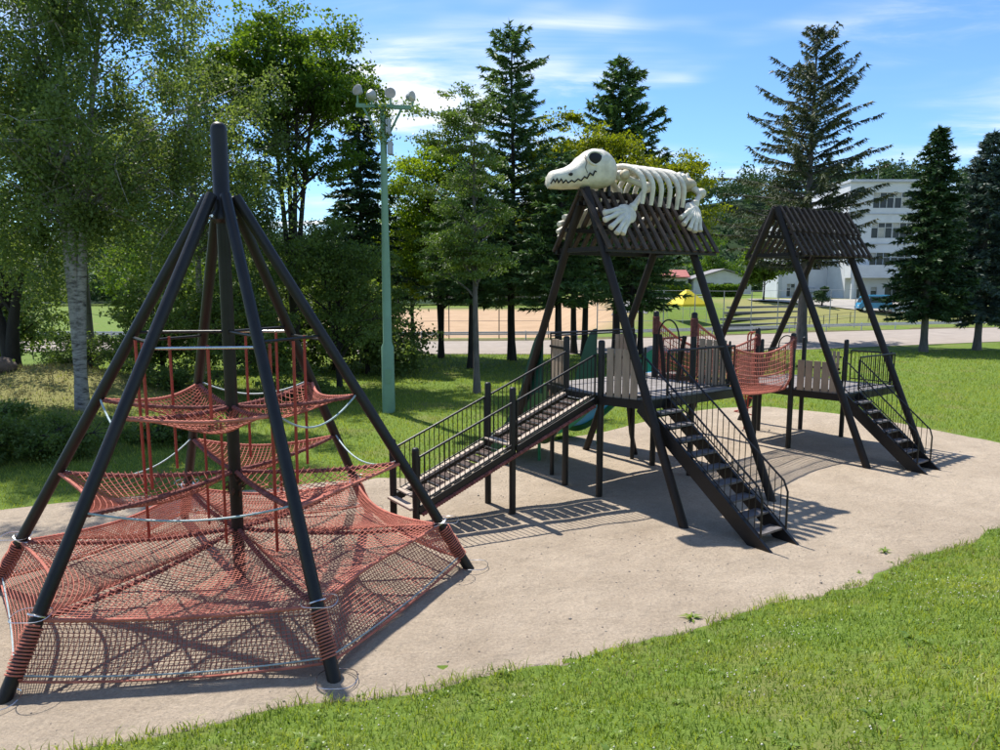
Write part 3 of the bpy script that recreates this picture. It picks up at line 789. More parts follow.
def strip_deck(root, poly, z, w=0.135):
    """boards running along the ridge direction, trimmed to the outline, on a dark frame"""
    P2 = [(p[0], -p[1]) for p in poly]
    fr = MB()
    for i in range(len(poly)):
        p, q = poly[i], poly[(i + 1) % len(poly)]
        fr.bar(Q(*p, z - 0.115), Q(*q, z - 0.115), 0.07, 0.17)
    for bb in (-0.55, 0.0, 0.55): fr.bar(Q(min(p[0] for p in poly) + .05, bb, z - .1), Q(max(p[0] for p in poly) - .05, bb, z - .1), 0.06, 0.12)
    o = fr.build('deck_frame', M_black, root)
    ys = [p[1] for p in P2]; y = min(ys) + w / 2 + .004
    while y < max(ys) - w / 3:
        xs = []
        for yy in (y - w * .45, y + w * .45):
            c = []
            for i in range(len(P2)):
                (x0, y0), (x1, y1) = P2[i], P2[(i + 1) % len(P2)]
                if (y0 - yy) * (y1 - yy) < 0: c.append(x0 + (x1 - x0) * (yy - y0) / (y1 - y0))
            if len(c) >= 2: xs.append((min(c), max(c)))
        if xs:
            x0, x1 = max(c[0] for c in xs), min(c[1] for c in xs)
            piece('deck_plank', (x0, y, z - 0.012), (x1, y, z - 0.012 + rg.uniform(-.003, .003)), w - 0.012, 0.035, M_deck, o)
        y += w
def aframe(root, a0, a1, half, zr, r=0.085):
    for a in (a0, a1):
        for s in (-1, 1):
            MB().tube([Q(a, s * half, -0.1), Q(a, s * half * 0.5, zr * 0.5), Q(a, s * 0.03, zr + .02)], r, 12).build('leg', M_brown, root, True)
def post(root, a, b, z0, z1, w=0.12, mat=None):
    return MB().lathe([(w / 2, z0), (w / 2, z1 - .05), (w * .46, z1 - .02), (w * .33, z1 - .004), (w * .1, z1)], Q(a, b, 0), 14).build('post', mat or M_black, root, True)
def wrap(root, a, b, z0, z1, r=0.068):
    n = int((z1 - z0) / 0.025 * 10); c = Q(a, b, 0)
    MB().tube([c + Vector((r * math.cos(i * .63), r * math.sin(i * .63), z0 + (z1 - z0) * i / n)) for i in range(n)], 0.011, 5).build('rope_wrap', M_ropeD, root, True)

# tower with the skeleton
T1 = thing('climbing_tower', 'dark climbing tower with slatted gable roof carrying the white skeleton', 'play tower', (*T1O, 0), T_RZ, 'climbing towers')
DZ = 2.10
aframe(T1, 0.0, 2.61, 2.76, 6.1)
RZ1, EB, EZ = 6.06, 0.80, 4.92
rf = MB().bar(Q(-.12, 0, RZ1 - .03), Q(3.12, 0, RZ1 - .03), 0.10, 0.12)
for s in (-1, 1):
    for f in (0.12, 0.55, 0.93): rf.bar(Q(-.1, s * EB * f, RZ1 - (RZ1 - EZ) * f - .09), Q(3.1, s * EB * f, RZ1 - (RZ1 - EZ) * f - .09), 0.07, 0.08)
for a in (0.0, 2.61): rf.bar(Q(a, -.72, EZ + .02), Q(a, .72, EZ + .02), 0.07, 0.09)
rf = rf.build('roof_frame', M_brown, T1)
for s in (-1, 1):
    n = 14
    for i in range(n):
        a = -0.08 + 3.16 * i / (n - 1); dn = (Q(0, s, 0) * (RZ1 - EZ) + Vector((0, 0, EB))).normalized()
        p0 = Q(a, s * .015, RZ1 + .045); p1 = Q(a, s * EB * 1.03, EZ - .02 + .03)
        m = MB().bar(p0 + dn * .0, p1 + dn * .0, 0.105, 0.042, up=dn)
        m.build('roof_slat', M_slat, rf)
poly1 = [(0, -.55), (0, .55), (.28, 1.5), (2.95, 1.5), (2.84, .5), (2.84, -.74), (3.98, -.74), (3.98, -1.42), (.28, -1.42)]
strip_deck(T1, poly1, DZ)
for a, b, zt in ((.03, -.53, 3.19), (.03, .52, 3.17)): post(T1, a, b, -0.1, zt, 0.135)
for a, b in ((2.80, -.6), (2.80, .5)):
    p = post(T1, a, b, -0.1, 3.65, 0.135); wrap(p, a, b, 3.12, 3.52, .076)
for a, b in ((.32, 1.40), (2.86, 1.40), (.32, -1.32), (2.86, -1.32)): post(T1, a, b, DZ - .1 if b > 0 else -.1, DZ + .98, 0.05 if b > 0 else .1)
plank_panel(T1, Q(.06, .62, 0), Q(.27, 1.34, 0), DZ - .10, DZ + .92, 4)
plank_panel(T1, Q(.06, -.62, 0), Q(.22, -1.30, 0), DZ - .10, DZ + .98, 4)
plank_panel(T1, Q(2.85, .60, 0), Q(2.92, 1.34, 0), DZ + .02, DZ + .98, 4)
railing(T1, Q(2.95, -.78, DZ), Q(3.95, -.78, DZ), 0.88)
plank_panel(T1, Q(2.2, -1.38, 0), Q(2.8, -1.38, 0), DZ + .02, DZ + 1.0, 4)
railing(T1, Q(.90, 1.47, DZ), Q(2.93, 1.47, DZ), 0.88)
railing(T1, Q(.30, -1.38, DZ + .95), Q(2.9, -1.38, DZ + .95), 0.14, 'back_rail', 3)
# kick boards under the ramp side, brown
plank_panel(T1, Q(-.02, -.62, 0), Q(.2, -1.36, 0), 1.30, DZ - .14, 4, mat=pm('brown_board', (0.17, 0.10, 0.055), 0.7, 0.25, 6, .4, 50))
stairs(T1, 0.14, 0.84, 1.5, 4.2, DZ, 9)
for s in (0.0, 0.36):   # arched grab bar between the bridge posts
    pass
arch = [Q(2.62, -.06 + .30 * math.cos(t), DZ + .95 + .42 * math.sin(t)) for t in np.linspace(0, PI, 17)]
MB().tube([Q(2.62, .24, DZ)] + arch + [Q(2.62, -.36, DZ)], 0.018, 8).build('grab_arch', M_black, T1, True)
for b, s in ((-.42, 1), (.3, -1)):
    MB().tube([Q(2.74, b, DZ + 1.02), Q(2.74, b + .16 * s * .6, DZ + .55), Q(2.74, b + .16 * s, DZ + .02)], 0.05, 8).build('padded_brace', M_brown, T1, True)
# braces under the deck
for (a0, b0, a1, b1) in ((2.6, -1.3, 3.3, -1.6),):
    MB().tube([Q(a0, b0, DZ - .2), Q((a0 + a1) / 2, (b0 + b1) / 2, 0.62), Q(a1, b1, -.05)], 0.055, 8).build('brace', M_black, T1, True)

# second tower
T2 = thing('climbing_tower', 'empty dark climbing tower with double-tiered slat roof, nearer the white building', 'play tower', (*T2O, 0), T_RZ, 'climbing towers')
DZ2 = 1.60
aframe(T2, 0.0, 2.69, 2.76, 6.15)
RZ2, EZ2 = 6.20, 5.02
rf = MB().bar(Q(0.0, 0, RZ2 - .05), Q(3.3, 0, RZ2 - .05), 0.10, 0.12)
for s in (-1, 1):
    for f in (0.14, 0.5, 0.92): rf.bar(Q(0.0, s * EB * f, RZ2 - (RZ2 - EZ2) * f - .11), Q(3.28, s * EB * f, RZ2 - (RZ2 - EZ2) * f - .11), 0.07, 0.08)
for a in (0.0, 2.69): rf.bar(Q(a, -.74, EZ2 - .02), Q(a, .74, EZ2 - .02), 0.07, 0.09)
rf = rf.build('roof_frame', M_brown, T2)
for s in (-1, 1):
    dn = (Q(0, s, 0) * (RZ2 - EZ2) + Vector((0, 0, EB))).normalized()
    for tier, (f0, f1, lift) in enumerate(((0.0, 0.56, .055), (0.50, 1.05, .005))):
        n = 13
        for i in range(n):
            a = 0.06 + 3.14 * i / (n - 1)
            p0 = Q(a, s * EB * f0 + s * .015, RZ2 - (RZ2 - EZ2) * f0); p1 = Q(a, s * EB * f1, RZ2 - (RZ2 - EZ2) * f1)
            MB().bar(p0 + dn * lift, p1 + dn * lift, 0.095, 0.055, up=dn).build('roof_slat', M_slat2, rf)
poly2 = [(.35, -.5), (.35, .5), (.55, 1.78), (3.0, 1.78), (2.88, .5), (2.88, -.6), (2.95, -1.4), (.5, -1.4)]
strip_deck(T2, poly2, DZ2)
for a, b, zt in ((.36, -.6, 3.1), (.36, .45, 3.02)):
    p = post(T2, a, b, -0.1, zt, 0.135); wrap(p, a, b, 2.62, 2.94, .076)
for a, b, zt in ((2.84, -.75, 2.75), (2.84, .5, 2.75), (1.7, -1.38, 2.7)): post(T2, a, b, -.1, zt, 0.125)
for a, b in ((.58, 1.68), (2.92, 1.68)): post(T2, a, b, DZ2 - .1, DZ2 + .9, 0.05)
plank_panel(T2, Q(.38, .56, 0), Q(.58, 1.60, 0), DZ2 - .10, DZ2 + .74, 5)
plank_panel(T2, Q(.38, -.68, 0), Q(.50, -1.30, 0), DZ2 - .05, DZ2 + .74, 4)
plank_panel(T2, Q(2.62, 0.10, 0), Q(2.70, .46, 0), DZ2 + .1, DZ2 + .82, 3)
railing(T2, Q(1.25, 1.75, DZ2), Q(2.97, 1.75, DZ2), 0.85)
railing(T2, Q(2.96, 1.70, DZ2), Q(2.90, .62, DZ2), 0.85)
railing(T2, Q(.55, -1.38, DZ2), Q(1.6, -1.38, DZ2), 0.80)
railing(T2, Q(1.8, -1.38, DZ2), Q(2.9, -1.38, DZ2), 0.80)
stairs(T2, 0.52, 1.16, 1.78, 3.62, DZ2, 7, 0.80)
arch = [Q(2.2, -.9 + .26 * math.cos(t), DZ2 + .9 + .3 * math.sin(t)) for t in np.linspace(0, PI, 15)]
MB().tube([Q(2.2, -.64, DZ2)] + arch + [Q(2.2, -1.16, DZ2)], 0.018, 8).build('grab_arch', M_black, T2, True)
# red spiral climbing pole at the back
for db in (0, .14):
    MB().tube([Q(1.55 + db, -1.75, -.05), Q(1.55 + db, -1.75, 2.75)] + [Q(1.55 + db, -1.75 + .12 * (1 - math.cos(t)), 2.75 + .14 * math.sin(t)) for t in np.linspace(0.3, PI / 2 + .6, 6)], 0.022, 8).build('climbing_pole', M_redpipe, T2, True)
sp = [Q(1.60 + .42 * math.cos(t), -1.75 - .42 * math.sin(t) * .6, 0.35 + .75 * t / (2 * PI * 1.5)) for t in np.linspace(0, 2 * PI * 1.5, 40)]
MB().tube(sp, 0.018, 8).build('spiral_rung', M_redpipe, T2, True)

# ---------------------------------------------------------------- net bridge between the towers
BR = thing('net_bridge', 'sagging red rope net bridge slung between the two dark towers', 'net bridge', (*T1O, 0), T_RZ)
a0, a1 = 2.86, 6.98
def br(a, s):
    """a along the bridge 0..1, s across -1..1"""
    A = a0 + (a1 - a0) * a; off = -.226 * a
    half = (0.55 + 0.10 * 4 * a * (1 - a)) * (0.98 if a > .5 else 1)
    zt = 3.42 * (1 - a) + 2.86 * a - 0.75 * 4 * a * (1 - a) * (0.55) - 0.10 * math.sin(a * PI)
    zb = 2.02 * (1 - a) + 1.55 * a - 0.17 * 4 * a * (1 - a)
    u = abs(s); bb = half * (1 if s > 0 else -1) * min(1, (u * 1.9)) ** 0.8
    z = zb + (zt - zb) * max(0, (u - .30) / .70) ** 1.25
    return Q(A, bb + off - .05, z)
lines = []
for j in range(33):
    s = -1 + 2 * j / 32; lines.append([br(i / 44, s) for i in range(45)])
for i in range(53):
    lines.append([br(i / 52, -1 + 2 * j / 30) for j in range(31)])
net('net', lines, 0.0095, M_rope, BR)
for s in (-1, 1): wound([br(i / 40, s) for i in range(41)], 0.030).build('top_rope', M_rope, BR, True)
for s in (-.32, .32, -.68, .68): wound([br(i / 40, s) for i in range(41)], 0.022).build('side_rope', M_rope, BR, True)
for i in (0.02, 0.98): wound([br(i, -1 + 2 * j / 30) for j in range(31)], 0.026).build('end_rope', M_rope, BR, True)

# ---------------------------------------------------------------- sloping ramp bridge
RP = thing('ramp_bridge', 'sloping ramp bridge with black railings beside the red climbing net', 'ramp', (*T1O, 0), T_RZ)
def rz(a): return 0.50 + (2.04 - 0.50) * (a + 4.1) / 4.1
for s in (-1, 1):
    for seg, (x0, x1) in enumerate(((-4.05, -2.10), (-2.00, -.06))):
        b = s * .46
        MB().bar(Q(x0, b, rz(x0) - .06), Q(x1, b, rz(x1) - .06), 0.05, 0.14).build('side_beam', M_black, RP)
        piece('side_board', Q(x0 + .12, s * .36, rz(x0 + .12) + .045), Q(x1 - .1, s * .36, rz(x1 - .1) + .045), 0.10, 0.05, M_pale, RP)
        railing(RP, Q(x0 + .02, s * .44, rz(x0)), Q(x1, s * .44, rz(x1)), 0.86)
    wound([Q(-4.0 + 3.9 * i / 20, s * .495, rz(-4.0 + 3.9 * i / 20) - .135) for i in range(21)], 0.038).build('lashing_rope', M_ropeD, RP, True)
    post(RP, -2.05, s * .40, -.1, 2.40, .125); post(RP, -4.08, s * .42, -.1, 1.55, .125)
for x0 in (-4.02, -1.98):
    for i in range(8):
        a = x0 + .22 + .21 * i
        t = MB().cbox((0, 0, 0), (0.17, 0.60, 0.05), .012); o = t.build('rung_mat', pm('brown_rubber', (0.055, 0.030, 0.022), 0.8, .4, 8, .5, 40), RP)
        o.location = Q(a, 0, rz(a) - .05); o.rotation_euler = (0, -math.atan2(1.54, 4.1), 0)
        MB().tube([Q(a + .08, -.22, rz(a) + .0), Q(a + .09, -.2, rz(a) + .05), Q(a + .09, .2, rz(a) + .05), Q(a + .08, .22, rz(a) + .0)], 0.011, 6).build('rung', M_chrome, o)
        RP_last = o.children[0]; RP_last.matrix_parent_inverse = (Matrix.Translation(o.location) @ o.rotation_euler.to_matrix().to_4x4()).inverted()
MB().cbox(Q(-2.05, 0, rz(-2.05) + .055), (0.20, 0.78, 0.04), .01).build('threshold_board', M_pale, RP)
MB().cbox(Q(-4.12, 0, 0.50), (0.16, 0.86, 0.05), .01).build('threshold_board', M_pale, RP)
MB().cbox(Q(-3.95, -.18, 0.62), (0.12, 0.5, 0.04), .01).build('threshold_board', M_pale, RP)

# ---------------------------------------------------------------- slides behind the tower
def slide(label, a0, a1, mat_l, mat_bed, b_end, hood, swing=0.0):
    o = thing('slide', label, 'slide', (*T1O, 0), T_RZ, 'slides')
    n = 30; bs = np.linspace(-1.44, b_end, n); t = np.linspace(0, 1, n)
    zb = np.where(t < .07, 2.06, 2.06 - (2.06 - .36) * sstep(.05, .86, t) ** .92); zb = np.where(t > .86, .36, zb)
    wt = zb + 0.26 + hood * (1 - sstep(0, .42, t)); wb = zb - .20
    sw = swing * sstep(0.05, .95, t)
    def wall(a, th_):
        v, f = [], []
        for i in range(n):
            v += [Q(a + sw[i] - th_, bs[i], wb[i]), Q(a + sw[i] + th_, bs[i], wb[i]), Q(a + sw[i] + th_, bs[i], wt[i]), Q(a + sw[i] - th_, bs[i], wt[i])]
        for i in range(n - 1):
            for j in range(4): f.append((4 * i + j, 4 * i + (j + 1) % 4, 4 * i + 4 + (j + 1) % 4, 4 * i + 4 + j))
        f += [(3, 2, 1, 0), (4 * n - 4, 4 * n - 3, 4 * n - 2, 4 * n - 1)]
        return MB().add(v, f).build('side_wall', mat_l, o, True)
    wall(a0, .025); wall(a1, .025)
    v, f = [], []
    for i in range(n): v += [Q(a0 + sw[i] + .03, bs[i], zb[i]), Q(a1 + sw[i] - .03, bs[i], zb[i]), Q(a1 + sw[i] - .03, bs[i], zb[i] - .04), Q(a0 + sw[i] + .03, bs[i], zb[i] - .04)]
    for i in range(n - 1):
        for j in range(4): f.append((4 * i + j, 4 * i + (j + 1) % 4, 4 * i + 4 + (j + 1) % 4, 4 * i + 4 + j))
    f += [(3, 2, 1, 0), (4 * n - 4, 4 * n - 3, 4 * n - 2, 4 * n - 1)]
    MB().add(v, f).build('slide_bed', mat_bed, o, True)
    for tb in (.5, .86):
        i = int(tb * (n - 1)); MB().tube([Q((a0 + a1) / 2 + sw[i], bs[i], zb[i] - .1), Q((a0 + a1) / 2 + sw[i], bs[i], -.05)], .04, 8).build('support', M_green_lit, o, True)
slide('wide dark green slide with tall curved side walls beside the ramp top', .12, 1.72, M_green, M_green_lit, -3.7, .92)
slide('green slide with bright blue bed seen beneath the tower deck', 3.08, 3.92, M_green_lit, M_blue, -4.6, .35, -.50)

# ---------------------------------------------------------------- crocodile skeleton lying on the ridge
BZ = 6.1
SK = thing('reptile_skeleton', 'white reptile skeleton sculpture sprawled over the tower roof', 'skeleton', (*T1O, BZ), T_RZ)
def K(a, b, z): return Q(a, b, z - BZ)
ST = np.array([  # along, top, bottom, half width
    (-.985, 6.27, 6.20, .05), (-.97, 6.37, 6.14, .15), (-.90, 6.45, 6.115, .235), (-.74, 6.485, 6.11, .28), (-.55, 6.53, 6.11, .285), (-.36, 6.62, 6.12, .30), (-.18, 6.76, 6.13, .325), (0.0, 6.87, 6.13, .355),
    (.18, 6.925, 6.14, .37), (.38, 6.915, 6.15, .375), (.55, 6.85, 6.17, .35), (.68, 6.75, 6.22, .29), (.77, 6.64, 6.29, .20), (.82, 6.54, 6.36, .09), (.83, 6.48, 6.40, .03)])
def skull_sec(a):
    return [float(np.interp(a, ST[:, 0], ST[:, i])) for i in (1, 2, 3)]
def skull_b(a, z):
    t, bo, w = skull_sec(a); zc, h = (t + bo) / 2, (t - bo) / 2
    return w * max(0.0, 1 - abs((z - zc) / h) ** 2.5) ** (1 / 2.5)
def KS(a, b, z):
    """skull frame: the head is turned a little away from the ridge"""
    c, q = math.cos(R(17)), math.sin(R(17)); x = (a - .62) * .81
    return K(.6 + x * c - b * q, x * q + b * c, z)
aa = np.concatenate([np.linspace(-.985, -.88, 6), np.linspace(-.84, .62, 34), np.linspace(.66, .83, 8)])
v, f = [], []; NS = 24
for a in aa:
    t, bo, w = skull_sec(a); zc, h = (t + bo) / 2, (t - bo) / 2
    for j in range(NS):
        th_ = 2 * PI * j / NS; c, s = math.cos(th_), math.sin(th_)
        bb = w * math.copysign(abs(c) ** .8, c); zz_ = zc + h * math.copysign(abs(s) ** .8, s)
        if s > 0.3 and a < .35: bb *= 1 - .25 * (s - .3)          # narrow brow ridge
        if a > -.1 and abs(zz_ - 6.42) < .1: bb *= .95              # pinched cheek
        v.append(KS(a, bb, zz_))
for i in range(len(aa) - 1):
    for j in range(NS): f.append((i * NS + j, i * NS + (j + 1) % NS, (i + 1) * NS + (j + 1) % NS, (i + 1) * NS + j))
f.append(tuple(range(NS - 1, -1, -1))); f.append(tuple((len(aa) - 1) * NS + j for j in range(NS)))
skull = MB().add(v, f).build('skull', M_bone, SK, True)
md = skull.modifiers.new('soft', 'SUBSURF'); md.levels = 1; md.render_levels = 1
for s in (-1, 1):
    c = KS(.11, s * (skull_b(.11, 6.68) * .90), 6.68)
    m = Matrix.Rotation(R(-17), 3, 'Z') @ Matrix.Rotation(s * R(-10), 3, 'X') @ Matrix.Rotation(s * R(8), 3, 'Z')
    MB().ell(c, (.175, .060, .115), 18, 10, m).build('eye_socket', M_shade_line, skull, True)  # solid black ellipsoid, its colour standing in for the shade of a hollow
    ring = [c + m @ Vector((.190 * math.cos(t), -s * .005, .132 * math.sin(t))) for t in np.linspace(0, 2 * PI, 28)]
    MB().tube(ring, .022, 8).build('eye_rim', M_bone, skull, True)
    MB().ell(KS(-.52, s * skull_b(-.52, 6.36) * .97, 6.365), (.055, .03, .035), 12, 8).build('nostril', M_shade_line, skull, True)
    pts = []
    zig = [(-.97, 6.19), (-.93, 6.27), (-.90, 6.20), (-.86, 6.28), (-.82, 6.19), (-.77, 6.27), (-.71, 6.19), (-.65, 6.25), (-.58, 6.20), (-.50, 6.25), (-.42, 6.22), (-.34, 6.28), (-.26, 6.25), (-.18, 6.33), (-.12, 6.29), (-.06, 6.40), (.02, 6.35), (.06, 6.44), (.12, 6.41)]
    for (x0, z0), (x1, z1) in zip(zig[:-1], zig[1:]):
        for t in (0, .33, .66): pts.append((x0 + (x1 - x0) * t, z0 + (z1 - z0) * t))
    MB().tube([KS(a, s * (skull_b(a, z) + .004), z) for a, z in pts], .0135, 6).build('tooth_line', M_shade_line, skull, True)
    crk = [(-.12, 6.40), (-.17, 6.50), (-.13, 6.60), (-.15, 6.70), (-.10, 6.76)]
    MB().tube([KS(a, s * (skull_b(a, z) * .985 + .004), z) for a, z in crk], .008, 5).build('crack', pm('crack_grey', (.12, .11, .09), .8, .2, 5, 0), skull, True)
# spine, ribs, limbs
sp, rs = [], []
for i in range(91):
    a = .70 + 2.30 * i / 90; sp.append(K(a, 0, 6.52 + .06 * math.sin((a - .7) * 1.2) - (.10 if a > 2.9 else 0) * (a - 2.9) / .35)); rs.append(.085 + .028 * math.cos(i * 2 * PI / 6))
spine = MB().tube(sp, rs, 10).build('spine', M_bone, SK, True)
for i in range(9):
    a = .95 + .255 * i; MB().tube([K(a, 0, 6.58), K(a + .03, 0, 6.68)], [.05, .03], 8).build('vertebra', M_bone, spine, True)
for i in range(6):
    a = .84 + .235 * i
    for s in (-1, 1):
        k = 1 - .10 * (i == 5) + (.02 * i)
        arc = []
        for t in np.linspace(0, 1, 16):
            ph = t * 2.35
            arc.append(K(a + .20 * t - .12 * t * t, s * (.04 + .66 * k * math.sin(min(ph, 1.75)) ** .9 - .06 * max(0, ph - 1.75)), 6.60 - .77 * k * (1 - math.cos(ph)) / 1.70))
        MB().tube(arc, [.066 - .024 * t for t in np.linspace(0, 1, 16)], 9).build('rib', M_bone, SK, True)
def bone(p0, p1, r, name, parent, mat=M_bone):
    p0, p1 = Vector(p0), Vector(p1); b = MB(); n = 12
    b.tube([p0.lerp(p1, t) for t in np.linspace(0, 1, n)], [r * (1.0 + .55 * (2 * t - 1) ** 4) for t in np.linspace(0, 1, n)], 10)
    for q in (p0, p1): b.ell(q, (r * 1.65,) * 3, 12, 8)
    return b.build(name, mat, parent, True)
def limb(s, root_p, elbow, wrist, palm, tips, parent):
    up = bone(root_p, elbow, .068, 'upper_bone', parent); bone(elbow, wrist, .058, 'lower_bone', parent)
    pl = MB(); pv, wv = Vector(palm), Vector(wrist)
    ctr = sum((Vector(t) for t in tips), Vector()) / len(tips); fwd = (ctr - wv).normalized(); nrm = K(0, s * 1.53, BZ + 1).normalized()
    side = fwd.cross(nrm).normalized(); nrm = side.cross(fwd)
    m = Matrix((fwd, side, nrm)).transposed()
    pl.ell(wv.lerp(pv, .75), (.25, .22, .085), 14, 8, m)
    hand = pl.build('hand', M_bone, parent, True)
    for i, t in enumerate(tips):
        t = pv.lerp(Vector(t), .86); f0 = wv.lerp(pv, .55) + side * (i - 2) * .012 * (1 if (Vector(tips[-1]) - Vector(tips[0])).dot(side) > 0 else -1)
        pts, rr_ = [], []
        for u in np.linspace(0, 1, 13):
            p = f0.lerp(t, u) + nrm * (.05 * math.sin(u * PI) + .01); pts.append(p)
            rr_.append((.064 - .012 * u) * (1 + .16 * math.cos(u * PI * 4)))
        pts.append(t + (t - f0).normalized() * .02); rr_.append(.012)
        MB().tube(pts, rr_, 9).build('finger', M_bone, hand, True)
F1 = [(-.12, .57, 5.60), (-.19, .67, 5.44), (-.12, .79, 5.27), (-.01, .87, 5.15), (.16, .88, 5.14)]
F2 = [(2.09, .57, 5.60), (2.09, .67, 5.44), (2.22, .75, 5.33), (2.36, .79, 5.27), (2.58, .77, 5.30)]
for s in (-1, 1):
    mir = lambda q: K(q[0], s * q[1], q[2])
    limb(s, mir((.80, .16, 6.42)), mir((1.30, .42, 6.20)), mir((.80, .52, 5.76)), mir((.50, .60, 5.58)), [mir(q) for q in F1], SK)
    limb(s, mir((2.95, .06, 6.42)), mir((3.12, .30, 6.22)), mir((2.86, .36, 5.98)), mir((2.62, .49, 5.74)), [mir(q) for q in F2], SK)
MB().ell(K(2.98, 0, 6.42), (.20, .24, .15), 14, 8).build('pelvis', M_boneD, SK, True)
bone(K(.78, -.32, 6.42), K(.78, .32, 6.42), .06, 'shoulder_girdle', SK, M_boneD)
for a, b in ((.55, .1), (.55, -.1), (1.8, 0), (2.7, 0)): MB().tube([K(a, b, 6.0), K(a, b, 6.3)], .035, 8).build('mount', M_black, SK, True)

# ---------------------------------------------------------------- floodlight pole
M_mint = pm('mint_green_paint', (0.165, 0.300, 0.205), 0.5, 0.10, 2.0, 0.1, 20)
FL = thing('floodlight_pole', 'tall mint green floodlight pole with four round lamps', 'lamp post', (-3.74, 23.55, float(ground_z(-3.74, 23.55)) + .25))
MB().lathe([(.215, -.4), (.21, 1.95), (.150, 2.1), (.14, 4.5), (.115, 6.0), (.10, 9.1), (.09, 9.72), (.02, 9.75)], n=20).build('pole', M_mint, FL, True)
MB().cbox((0.02, -.2, 1.0), (.2, .06, .5), .01).build('access_panel', M_mint, FL)
ca = MB().bar((-.85, 0, 9.68), (.9, -.05, 9.60), .10, .12)
for s in (-1, 1): ca.bar((s * .62, 0, 9.62), (s * .08, 0, 8.6), .06, .06)
ca.build('cross_arm', M_mint, FL)
MB().cbox((.17, -.05, 9.0), (.16, .2, .5), .02).build('control_box', pm('galvanised', (.38, .40, .42), .45, .15, 4, .1, 20, metallic=.5), FL)
MB().cbox((.22, -.06, 8.35), (.16, .2, .42), .02).build('control_box', MATS['galvanised'], FL)
M_lamp = pm('lamp_grey', (.36, .37, .37), .4, .12, 4, .1, 20); M_glass = pm('lamp_glass', (.42, .36, .30), .12, .1, 3, 0, spec=.8)
for (x, z, yaw, tilt) in ((-.80, 10.15, -25, 12), (.25, 10.05, 8, 8), (.95, 9.93, 62, -8), (-.35, 9.98, 160, 14)):
    m = Matrix.Rotation(R(yaw), 3, 'Z') @ Matrix.Rotation(R(90 - tilt), 3, 'X')
    h = MB().lathe([(.05, -.22), (.08, -.20), (.13, -.10), (.17, -.02), (.18, 0), (.17, .012)], (x, -.05, z), 20, m).build('lamp_head', M_lamp, FL, True)
    MB().lathe([(.158, .014), (.11, .024), (.01, .027)], (x, -.05, z), 20, m).build('lens', M_glass, h, True)
    MB().tube([(x, -.02, z - .12), (x, 0, 9.65)], .03, 8).build('bracket', M_mint, FL, True)

gv_ = np.random.default_rng(9); n = 420
P = np.stack([gv_.normal(0, .20, n), gv_.normal(-.05, .14, n), gv_.uniform(8.5, 9.75, n)], 1)
D_ = gv_.normal(size=(n, 3)); L_ = gv_.uniform(.07, .13, n)
Dn = D_ / np.linalg.norm(D_, axis=1)[:, None]; S_ = np.cross(Dn, gv_.normal(size=(n, 3))); S_ /= np.linalg.norm(S_, axis=1)[:, None]
vv = np.stack([P, P + Dn * (L_ * .45)[:, None] + S_ * (L_ * .35)[:, None], P + Dn * L_[:, None], P + Dn * (L_ * .45)[:, None] - S_ * (L_ * .35)[:, None]], 1).reshape(-1, 3)
np_mesh('vine', vv, np.arange(len(vv)), 4, leaf_mat('vine_leaf', (.05, .09, .015), (.13, .18, .03), .4), FL, gv_.random(n))
# ---------------------------------------------------------------- trees and shrubs
M_bark = pm('grey_brown_bark', (0.060, 0.048, 0.040), 0.9, 0.45, 7.0, 0.9, 30, stretch=(1, 1, .3), bdist=.03)
M_barkG = pm('pale_grey_bark', (0.125, 0.112, 0.100), 0.9, 0.35, 6.0, 0.8, 30, stretch=(1, 1, .3), bdist=.03)
M_barkD = pm('dark_bark', (0.026, 0.021, 0.018), 0.9, 0.4, 7.0, 0.9, 30, stretch=(1, 1, .3), bdist=.03)
def birch_bark():
    m, n, l, b = principled('birch_bark')
    geo = n.new('ShaderNodeNewGeometry')
    mp = n.new('ShaderNodeMapping'); mp.inputs['Scale'].default_value = (1, 1, 3.2); l.new(geo.outputs['Position'], mp.inputs[0])
    ns = n.new('ShaderNodeTexNoise'); ns.inputs['Scale'].default_value = 3.5; ns.inputs['Detail'].default_value = 7; ns.inputs['Roughness'].default_value = .7; l.new(mp.outputs[0], ns.inputs['Vector'])
    rp = n.new('ShaderNodeValToRGB'); e = rp.color_ramp.elements
    e[0].position = .36; e[0].color = (.045, .038, .033, 1); e[1].position = .52; e[1].color = (.27, .255, .23, 1)
    e2 = rp.color_ramp.elements.new(.75); e2.color = (.36, .345, .315, 1)
    l.new(ns.outputs['Fac'], rp.inputs[0]); l.new(rp.outputs[0], b.inputs['Base Color']); b.inputs['Roughness'].default_value = .8
    bp = n.new('ShaderNodeBump'); bp.inputs['Strength'].default_value = .6; bp.inputs['Distance'].default_value = .03; l.new(ns.outputs['Fac'], bp.inputs['Height']); l.new(bp.outputs[0], b.inputs['Normal'])
    return m
M_birch = birch_bark()
L_birch = leaf_mat('birch_leaf', (0.0718, 0.1196, 0.0351), (0.1674, 0.2233, 0.0766), 0.42, (1.7, 1.65, 0.75), .5, .18)
L_oak = leaf_mat('broad_leaf', (0.0454, 0.0998, 0.0151), (0.1240, 0.2117, 0.0302), 0.42, (1.8, 1.6, 0.45), .5, .2)
L_lime = leaf_mat('light_leaf', (0.0780, 0.1625, 0.0156), (0.2080, 0.2860, 0.0338), 0.5, (1.8, 1.65, 0.45), .5, .2)
L_yel = leaf_mat('yellow_green_leaf', (0.1013, 0.1463, 0.0113), (0.2418, 0.2757, 0.0225), 0.5, (1.7, 1.55, 0.45), .5, .2)
L_bush = leaf_mat('bush_leaf', (0.0560, 0.1008, 0.0280), (0.1470, 0.2100, 0.0630), 0.42, (1.7, 1.65, 0.7), .5, .18)
